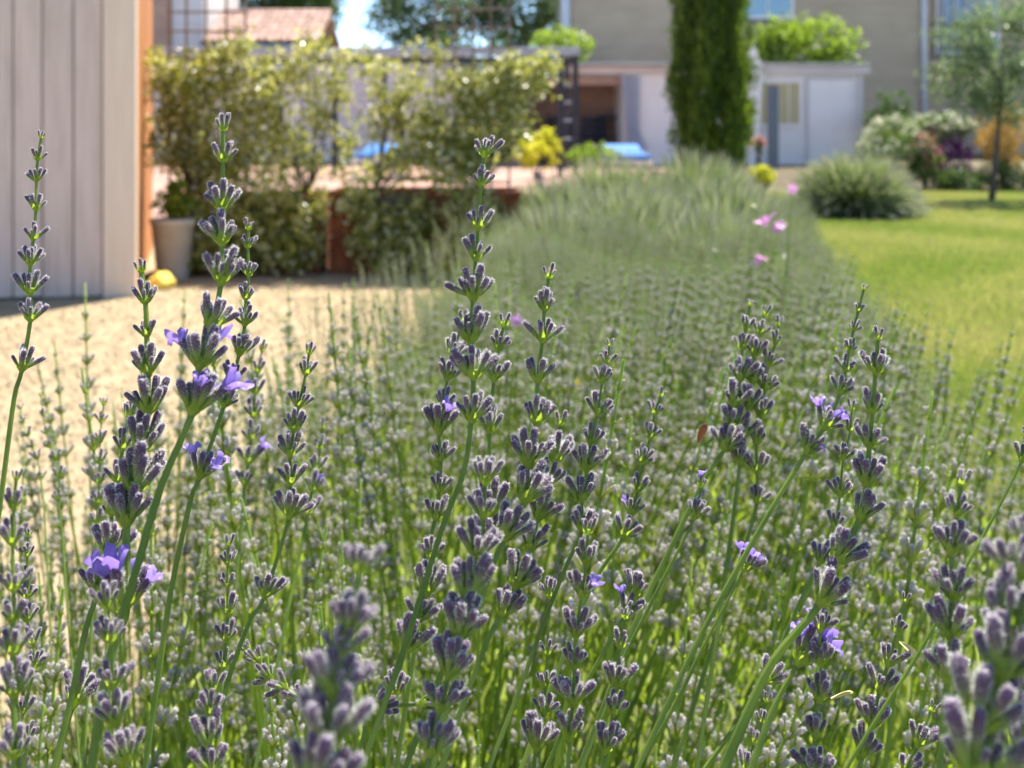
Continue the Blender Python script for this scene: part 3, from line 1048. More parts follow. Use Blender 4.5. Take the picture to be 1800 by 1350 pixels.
for i in range(ncol):
    for j in range(nrow):
        o = link_mesh(tile_me, 'roof_tile', rf)
        o.location = (a + tw * (i + .5) - hut.location.x, j * tl * math.cos(sa), ez + j * tl * math.sin(sa) + random.uniform(0, .012))
        o.rotation_euler = (sa, 0, random.uniform(-.03, .03))
tubepart('ridge', [(a, D + run, rz_ + .03), (b, D + run, rz_ + .03)], [.10, .10], 'tile_m', hut)
tubepart('gutter', [(a, D - .05, ez - .05), (b, D - .05, ez - .05)], [.05, .05], 'slate_m', hut)

nb = thing('neighbour_house', 'pale grey house wall rising beside the tiled roof', 'house', (-8.9, 30.5, 0))
boxpart('wall', ((330 - 900) * 30.5 / FPX, 32.5, 3.2), (.85, 4, 6.4), 'siding_m', nb)
boxpart('side_wall', ((274 - 900) * 30.5 / FPX, 32.4, 3.2), (.82, 4, 6.3), 'brown_m', nb)
boxpart('roof', ((310 - 900) * 30.5 / FPX, 32.4, 6.48), (2.0, 4.4, .14), 'tile_m', nb)

# ------------------------------------------------------------------ pool house and shed
D = 25.0
ph = thing('pool_house', 'white pool house with a dark open front and pale pink fascia', 'building', ((1120 - 900) * D / FPX, D, 0))
a, b = (915 - 900) * D / FPX, (1322 - 900) * D / FPX
o0 = (1096 - 900) * D / FPX
boxpart('wall', ((o0 + b) / 2, D + 1.6, 1.0), (b - o0, 3.2, 2.0), 'white_m', ph)
boxpart('back_wall', ((a + o0) / 2, D + 2.35, 1.0), (o0 - a - .004, .16, 2.0), 'brown_m', ph)
boxpart('side_wall', (a - .085, D + 1.6, 1.0), (.16, 3.2, 2.0), 'brown_m', ph)
boxpart('roof', ((a + b) / 2, D + 1.5, 2.20), (b - a + .3, 3.7, .05), 'beam_m', ph)
boxpart('fascia', ((a + b) / 2, D - .06, 2.085), (b - a + .1, .10, .165), 'fascia_m', ph)
boxpart('lintel', ((a + o0) / 2, D + .1, 1.86), (o0 - a - .004, .10, .20), 'brown_m', ph)
boxpart('trim', (o0 + .10, D - .02, .98), (.18, .035, 1.96), 'fascia_m', ph)

# gathered curtain at the opening
cu = []
for i in range(29):
    uu = i / 28
    for z in (1.96, 1.3, .75, .35):
        pinch = 1 - .45 * (1.96 - z) / 1.6 * (z > .5)
        x = (1090 + (uu * 34 + (8 if z < 1.5 else 0)) * pinch + (6 if z < 1.0 else 0) - 900) * (D - .12) / FPX
        cu.append((x, D - .14 + .035 * math.sin(uu * 34), z))
ct = [q for i in range(28) for j in range(3) for q in ((i * 4 + j, i * 4 + j + 1, i * 4 + j + 5), (i * 4 + j, i * 4 + j + 5, i * 4 + j + 4))]
cu = np.array(cu)
o = link_mesh(np_mesh('curtain', cu - np.array([2.4, D - .14, 0]), ct, None, None, ['curtain_m'], True), 'curtain')
o.location = (2.4, D - .14, 0)
tag(o, 'gathered grey curtain hanging at the pool house opening', 'curtain')


def garden_chair(x, d, label):
    X = (x - 900) * d / FPX
    t = thing('garden_chair', label, 'chair', (X, d, 0), 'navy chairs in the pool house')
    for sx in (-1, 1):
        boxpart('leg', (X + sx * .26, d, .31), (.05, .05, .62), 'navy_m', t)
        boxpart('leg', (X + sx * .26, d + .5, .55), (.05, .05, 1.1), 'navy_m', t)
        boxpart('armrest', (X + sx * .28, d + .22, .655), (.08, .62, .05), 'navy_m', t)
    boxpart('seat', (X, d + .25, .43), (.46, .5, .06), 'navy_m', t)
    for z in (.62, .80, .98):
        boxpart('back_slat', (X, d + .50, z), (.46, .03, .12), 'navy_m', t)


garden_chair(1046, 26.2, 'navy armchair inside the pool house nearest the curtain')
garden_chair(985, 26.4, 'navy armchair inside the pool house behind the pergola posts')
tb = thing('garden_table', 'navy side table standing inside the pool house', 'table', ((1075 - 900) * 26.8 / FPX, 26.8, 0))
X = tb.location.x
boxpart('tabletop', (X, 26.8, 1.06), (.7, .5, .06), 'navy_m', tb)
for sx in (-.3, .3):
    for sy in (-.2, .2):
        boxpart('leg', (X + sx, 26.8 + sy, .515), (.06, .06, 1.03), 'navy_m', tb)

sh = thing('white_shed', 'small white shed with a mesh window behind the slate post', 'shed', ((1430 - 900) * D / FPX, D, 0))
a, b = (1338 - 900) * D / FPX, (1516 - 900) * D / FPX
boxpart('wall', ((a + b) / 2, D + 1.2, 1.01), (b - a, 2.4, 2.02), 'white_m', sh)
boxpart('roof', ((a + b) / 2, D + 1.15, 2.20), (b - a + .25, 2.7, .05), 'beam_m', sh)
boxpart('fascia', ((a + b) / 2 + .04, D - .08, 2.09), (b - a + .18, .10, .165), 'fascia_m', sh)
boxpart('corner_board', (b - .06, D - .025, .99), (.12, .045, 1.98), 'siding_m', sh)
window(1332, 1404, 146, 218, D - .001, sh, 'mesh_m', 'white_m', 3, 6)
px_box('door', 1422, 1496, 140, 292, D - .035, .03, 'white_m', sh)
px_box('door_frame', 1416, 1421, 134, 292, D - .045, .04, 'siding_m', sh)
px_box('door_frame', 1422, 1500, 134, 139, D - .045, .04, 'siding_m', sh)

pw = thing('parapet_wall', 'white sloping parapet wall between cypress and shed', 'wall', ((1328 - 900) * 24.6 / FPX, 24.6, 0))
sp = Soup()
q0, q1 = P(1319, 0, 24.3).x, P(1334, 0, 24.3).x
zt, zb = P(0, 82, 24.3).z, P(0, 118, 24.3).z
v = [(q0, 24.3, 0), (q1, 24.3, 0), (q1 + .08, 24.3, zb), (q0 + .1, 24.3, zt), (q0, 24.3, zt)]
v = v + [(x, 24.85, z) for x, y, z in v]
sp.add(v, [(0, 1, 2), (0, 2, 3), (0, 3, 4), (5, 7, 6), (5, 8, 7), (5, 9, 8), (0, 5, 6), (0, 6, 1), (1, 6, 7), (1, 7, 2), (2, 7, 8), (2, 8, 3), (3, 8, 9), (3, 9, 4), (4, 9, 5), (4, 5, 0)])
part('wall', sp, 'white_m', pw)
px_box('coping', 1316, 1330, 78, 82, 24.28, .6, 'slate_m', pw)

sc = thing('shower_post', 'slate grey outdoor shower post in front of the shed window', 'post', ((1360 - 900) * 22.5 / FPX, 22.5, 0))
post_to_ground('column', 1351, 1369, 152, 22.5, .12, 'slate_m', sc)
px_box('cap', 1350, 1370, 149, 151, 22.49, .14, 'steel_m', sc)

# ------------------------------------------------------------------ tan house behind
D = 32.0
K = D / FPX
hs = thing('tan_house', 'large tan rendered house behind the cypress and shed', 'house', ((1350 - 900) * K, D, 0))
a, b = (1002 - 900) * K, (1634 - 900) * K
boxpart('wall', ((a + b) / 2, D + 4, 3.6), (b - a, 8, 7.2), 'stucco_m', hs)
boxpart('wing_wall', (b + 3.0, D + 5.2, 3.6), (6.0, 8, 7.2), 'stucco_m', hs)
boxpart('roof', ((a + b) / 2 + 2.8, D + 4.2, 7.3), (b - a + 6.4, 9.4, .16), 'tile_m', hs)
window(1309, 1390, -70, 28, D - .001, hs, 'glass_m', 'white_m', 1, 5)
px_box('window_sill', 1302, 1398, 33, 40, D - .09, .10, 'slate_m', hs)
tubepart('downpipe', [((1000 - 900) * K - .1, D - .1, 0), ((1000 - 900) * K - .1, D - .1, 7.1)], [.13, .13], 'pipe_m', hs)
tubepart('downpipe', [((1622 - 900) * K, D - .09, 0), ((1622 - 900) * K, D - .09, 7.1)], [.07, .07], 'pipe_m', hs)
d2 = D + 1.18
w_ = window(1648, 1752, -60, 92, d2, hs, 'glass_m', 'white_m', 0, 5)
for i in range(5):
    x0 = 1650 + i * 21
    A, B = P(x0, 92, d2 - .05), P(x0 + 13, -60, d2 - .05)
    sp = Soup()
    sp.add(*box_arrays(((A.x + B.x) / 2, d2 - .06, (A.z + B.z) / 2), (B.x - A.x, .03, B.z - A.z), 0, .01))
    part('shutter_panel', sp, 'curtain_m', w_)
rail = Soup()
for i in range(9):
    A, B = P(1618 + i * 16, 104, D + .2), P(1618 + i * 16, 42, D + .2)
    rail.add(*box_arrays((A.x, D + .2, (A.z + B.z) / 2), (.03, .03, B.z - A.z)))
for y in (42, 104):
    A, B = P(1614, y, D + .17), P(1760, y, D + .17)
    rail.add(*box_arrays(((A.x + B.x) / 2, D + .17, A.z), (B.x - A.x, .03, .05)))
part('balcony_rail', rail, 'steel_m', hs)
px_box('balcony_slab', 1614, 1764, 106, 116, D + .1, 1.05, 'stucco_m', hs)


# ------------------------------------------------------------------ trees and shrubs
def tree(name, label, px, d, base_z, crown, radii, ncl, per, spread, leaf, lm, group=None, trunk_r=.12, cat='tree', shell=.45, tdark=True):
    """trunk with limbs to the crown and a crown of leaf clumps"""
    X = (px - 900) * d / FPX
    t = thing(name, label, cat, (X, d, base_z), group)
    c = Vector(crown)
    p, rn = clumps(crown, radii, ncl, per, spread, shell)
    kp = p[:, 2] > base_z + .05
    p, rn = p[kp], rn[kp]
    sp = Soup()
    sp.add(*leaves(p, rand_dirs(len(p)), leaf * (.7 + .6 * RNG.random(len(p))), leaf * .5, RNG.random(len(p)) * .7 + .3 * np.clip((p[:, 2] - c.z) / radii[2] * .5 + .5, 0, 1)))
    part('crown', sp, lm, t)
    b = Vector((X, d, base_z))
    tip = c + Vector((0, 0, radii[2] * .4))
    m_ = b.lerp(tip, .5) + Vector((random.uniform(-.1, .1) * radii[0], random.uniform(-.1, .1) * radii[0], 0))
    tr = tubepart('trunk', [b, b.lerp(m_, .5), m_, tip], [trunk_r, trunk_r * .8, trunk_r * .6, trunk_r * .15], 'bark_m', t, 10)
    for k in range(6):
        a = k * 1.05 + random.random()
        s = m_.lerp(tip, random.random() * .6)
        e = c + Vector((math.cos(a) * radii[0] * .75, math.sin(a) * radii[1] * .75, random.uniform(-.3, .5) * radii[2]))
        tubepart('limb', [s, s.lerp(e, .5) + Vector((0, 0, .06 * radii[2])), e], [trunk_r * .38, trunk_r * .24, trunk_r * .07], 'bark_m', t, 6)
    return t


def cpx(px, py, d):
    return tuple(P(px, py, d))


BT = 'trees rising behind the garden buildings'
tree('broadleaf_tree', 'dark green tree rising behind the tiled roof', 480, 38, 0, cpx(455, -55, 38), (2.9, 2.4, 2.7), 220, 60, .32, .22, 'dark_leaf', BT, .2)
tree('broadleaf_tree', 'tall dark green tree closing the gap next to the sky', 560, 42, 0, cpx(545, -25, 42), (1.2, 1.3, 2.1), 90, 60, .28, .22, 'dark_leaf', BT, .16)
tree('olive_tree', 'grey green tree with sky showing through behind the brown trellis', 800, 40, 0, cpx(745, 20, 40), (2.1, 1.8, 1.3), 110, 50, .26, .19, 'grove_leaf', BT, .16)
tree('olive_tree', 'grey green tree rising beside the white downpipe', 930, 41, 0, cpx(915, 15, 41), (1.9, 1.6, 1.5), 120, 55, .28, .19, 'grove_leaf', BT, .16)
tree('fruit_tree', 'bright green leafy tree rising over the white shed roof', 1440, 28.6, 0, cpx(1425, 86, 28.6), (1.5, .8, .74), 64, 40, .15, .17, 'fruit_leaf', None, .06)
tree('fruit_tree', 'bright green bush showing over the pool house roof beside the pergola', 1000, 28.8, 0, cpx(985, 92, 28.8), (.9, .6, .5), 42, 30, .11, .13, 'fruit_leaf', None, .05)
tree('olive_tree', 'small grey green tree with a thin dark trunk on the lawn edge', 1743, 13.8, -.004, cpx(1765, 110, 13.8), (.92, .75, .70), 120, 56, .075, .065, 'olive_leaf', None, .045)
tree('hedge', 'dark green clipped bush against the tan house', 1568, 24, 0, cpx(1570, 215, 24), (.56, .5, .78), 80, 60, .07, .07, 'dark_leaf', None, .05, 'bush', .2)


q = thing('hedge', 'long dark green hedge behind the pergola, between roof and tan house', 'hedge', (0, 31, 0))
sp = Soup()
for px in range(770, 1010, 22):
    p, rn = clumps(cpx(px, 215, 31), (.42, .5, 2.35), 46, 40, .16, .3)
    kp = p[:, 2] > .05
    sp.add(*leaves(p[kp], rand_dirs(int(kp.sum())), .13, .07, rn[kp]))
part('foliage', sp, 'dark_leaf', q)
for px in range(790, 1010, 50):
    A = P(px, 0, 31)
    tubepart('stem', [(A.x, 31, 0), (A.x + .05, 31, 1.4), (A.x, 31, 2.6)], [.06, .045, .015], 'bark_m', q, 6)


# cypress: upright sprays round a column
D = 15.0
K = D / FPX
cx = (1249 - 900) * K
cyp = thing('cypress_tree', 'tall narrow dark green cypress beside the white pool house', 'tree', (cx, D, 0))
tubepart('trunk', [(cx, D, 0), (cx, D, 2.5), (cx, D, 5.6)], [.09, .07, .01], 'bark_m', cyp)
nsp = 3000
h = .12 + 5.9 * RNG.random(nsp) ** .9
prof = np.interp(h, [0, .2, .8, 1.6, 3.0, 4.6, 6.0], [.22, .36, .46, .45, .39, .25, .04])
az = RNG.random(nsp) * 6.283
lump = 1 + .20 * np.sin(az * 6 + .5 + .35 * np.sin(h * 1.7)) + .07 * np.sin(az * 3 - h * 3.1) + .10 * RNG.normal(size=nsp)
rr = prof * lump * (.45 + .55 * RNG.random(nsp) ** .45)
base = np.stack([cx + np.cos(az) * rr, D + np.sin(az) * rr, h], 1)
per = 22
pp = np.repeat(base, per, 0) + RNG.normal(size=(nsp * per, 3)) * np.array([.03, .03, .085])
out = np.repeat(np.stack([np.cos(az) * .35, np.sin(az) * .35, np.ones(nsp)], 1), per, 0) + RNG.normal(size=(nsp * per, 3)) * .28
rn = np.clip(np.repeat(RNG.random(nsp), per) * .7 + RNG.random(nsp * per) * .3, 0, 1)
sp = Soup()
sp.add(*leaves(pp, out, .085, .030, rn))
part('crown', sp, 'cypress_leaf', cyp)


def shrub(name, label, px, py, d, rx, ry, lm, bloom=None, nb=0, bl=.035, group=None, cat='shrub', n=70, leaf=.05, by=None):
    """shrub: short stems, a crown of leaves and, on its outside, blossoms"""
    c = P(px, py, d)
    k = d / FPX
    zb = 0
    t = thing(name, label, cat, (c.x, d, zb), group)
    rad = (rx * k, rx * k * .8, ry * k)
    p, rn = clumps(c, rad, n, 34, min(rad) * .17, .35)
    kp = p[:, 2] > .01
    p, rn = p[kp], rn[kp]
    sp = Soup()
    sp.add(*leaves(p, rand_dirs(len(p)), leaf * (.7 + .6 * RNG.random(len(p))), leaf * .5, rn))
    part('foliage', sp, lm, t)
    if bloom:
        dd = rand_dirs(nb)
        dd[:, 2] = np.abs(dd[:, 2]) * 1.1 - .15
        q = np.asarray(c) + dd * np.asarray(rad) * (.95 + .18 * RNG.random((nb, 1)))
        q = q[q[:, 2] > .03]
        pp = np.repeat(q, 6, 0) + RNG.normal(size=(len(q) * 6, 3)) * bl * .55
        sp = Soup()
        sp.add(*leaves(pp, rand_dirs(len(pp)), bl, bl * .8, RNG.random(len(pp))))
        part('blossom', sp, bloom, t)
    for i in range(4):
        a = i * 1.6
        tubepart('stem', [(c.x, d, 0), (c.x + math.cos(a) * rad[0] * .4, d + math.sin(a) * rad[1] * .4, max(c.z, .15))], [.014, .006], 'bark_m', t, 5)
    return t


shrub('flowering_shrub', 'white flowering shrub at the corner of the white shed', 1568, 262, 16.2, 56, 58, 'shrub_leaf', 'white_bloom', 130)
shrub('flowering_shrub', 'pink flowering shrub leaning out of the white blossoms', 1625, 285, 16.0, 28, 50, 'shrub_leaf', 'rose_bloom', 70)
shrub('flowering_shrub', 'cream flowered shrub arching over the purple one', 1655, 222, 16.8, 55, 24, 'shrub_leaf', 'white_bloom', 110)
shrub('purple_or_shade_shrub', 'dark purple leaved shrub between white and orange shrubs', 1668, 275, 16.6, 40, 66, 'purple_leaf', None, 0, n=80)
shrub('purple_or_shade_shrub', 'low dark shrub added for the bluish shadow below the purple one', 1692, 320, 16.0, 45, 30, 'dark_leaf', None, 0)  # added dark foliage, stands for the bluish shadow in the bed
shrub('orange_shrub', 'golden orange leaved shrub behind the thin dark trunk', 1762, 240, 16.4, 50, 62, 'orange_leaf', 'orange_leaf', 70)
shrub('green_shrub', 'dark green shrub filling the bed below the orange leaves', 1770, 318, 16.2, 62, 34, 'dark_leaf', None, 0)
shrub('lime_shrub', 'bright yellow leaved shrub next to the pergola posts', 946, 264, 15.5, 44, 34, 'lime_leaf', None, 0, leaf=.075, n=26)
shrub('lime_shrub', 'low yellow flowering plant at the foot of the shed', 1340, 312, 14.0, 26, 20, 'lime_leaf', None, 0, n=30)
shrub('green_shrub', 'low light green plants before the pool house opening', 1040, 272, 16, 50, 20, 'fruit_leaf', None, 0, n=40)
shrub('flowering_shrub', 'small peach coloured flower bush beside the cypress', 1332, 255, 18, 12, 15, 'shrub_leaf', 'rose_bloom', 40, n=12)


def strand_bush(label, px, pyt, d, w_px, name='lavender_bush', n=2600, group=None, h=None):
    """distant lavender: a fan of fine strands, greyer at the flowering tips"""
    X = (px - 900) * d / FPX
    t = thing(name, label, 'lavender', (X, d, 0), group)
    H = P(0, pyt, d).z
    W = w_px * d / FPX / 2
    dd = rand_dirs(n)
    dd[:, 2] = np.abs(dd[:, 2])
    rr = (.62 + .50 * RNG.random((n, 1)) ** 1.4)
    tip = dd * rr * np.array([W, W * .85, H])
    root = np.stack([tip[:, 0] * .28, tip[:, 1] * .28, np.zeros(n)], 1)
    mid = root * .35 + tip * .65 + np.array([0, 0, 1]) * H * .10
    tip[:, 2] -= H * .02
    s = np.cross(tip - root, rand_dirs(n))
    s = s / (np.linalg.norm(s, axis=1)[:, None] + 1e-9)
    o_ = np.array([X, d, 0])
    a1, a2, a3 = .002, .003, .0042
    q = mid * .45 + tip * .55
    v = np.stack([root - s * a1, root + s * a1, mid - s * a2, mid + s * a2, q - s * a3, q + s * a3, tip], 1).reshape(-1, 3) + o_
    k = np.arange(n)[:, None] * 7
    tr = np.concatenate([k + np.array([f]) for f in ((0, 1, 3), (0, 3, 2), (2, 3, 5), (2, 5, 4), (4, 5, 6))], 1).reshape(-1, 3)
    base = RNG.random(n)[:, None] * .22
    rn = np.concatenate([np.array([[0, 0, .42, .42, .72, .72, .84]]) + base * np.array([[0, 0, 1, 1, 1, 1, .7]])], 0).ravel()
    sp = Soup()
    sp.add(v, tr, np.clip(rn, 0, 1))
    part('strands', sp, 'strand', t)
    return t


strand_bush('round lavender bush alone on the lawn before the white shed', 1500, 262, 11.6, 255, n=7600)
LB = 'lavender bushes along the far part of the row'
strand_bush('lavender bush at the far end of the row, under the cypress', 1225, 262, 9.2, 300, n=6200, group=LB)
strand_bush('lavender bush at the far end of the row, before the blue lounger', 1080, 270, 8.9, 330, n=6200, group=LB)
strand_bush('lavender bush at the far end of the row, beside the rusty planter', 975, 305, 7.6, 260, n=5000, group=LB)
strand_bush('lavender bush in the far row behind the pink blossoms', 1265, 312, 6.6, 330, n=5600, group=LB)
strand_bush('lavender bush in the far row behind the round topped spike', 985, 352, 5.2, 300, n=5000, group=LB)
strand_bush('lavender bush in the far row, lowest one behind the pink blossoms', 1255, 362, 4.9, 330, n=5200, group=LB)
strand_bush('lavender bush in the far row straight below the blue lounger', 1110, 318, 6.2, 400, n=5200, group=LB)
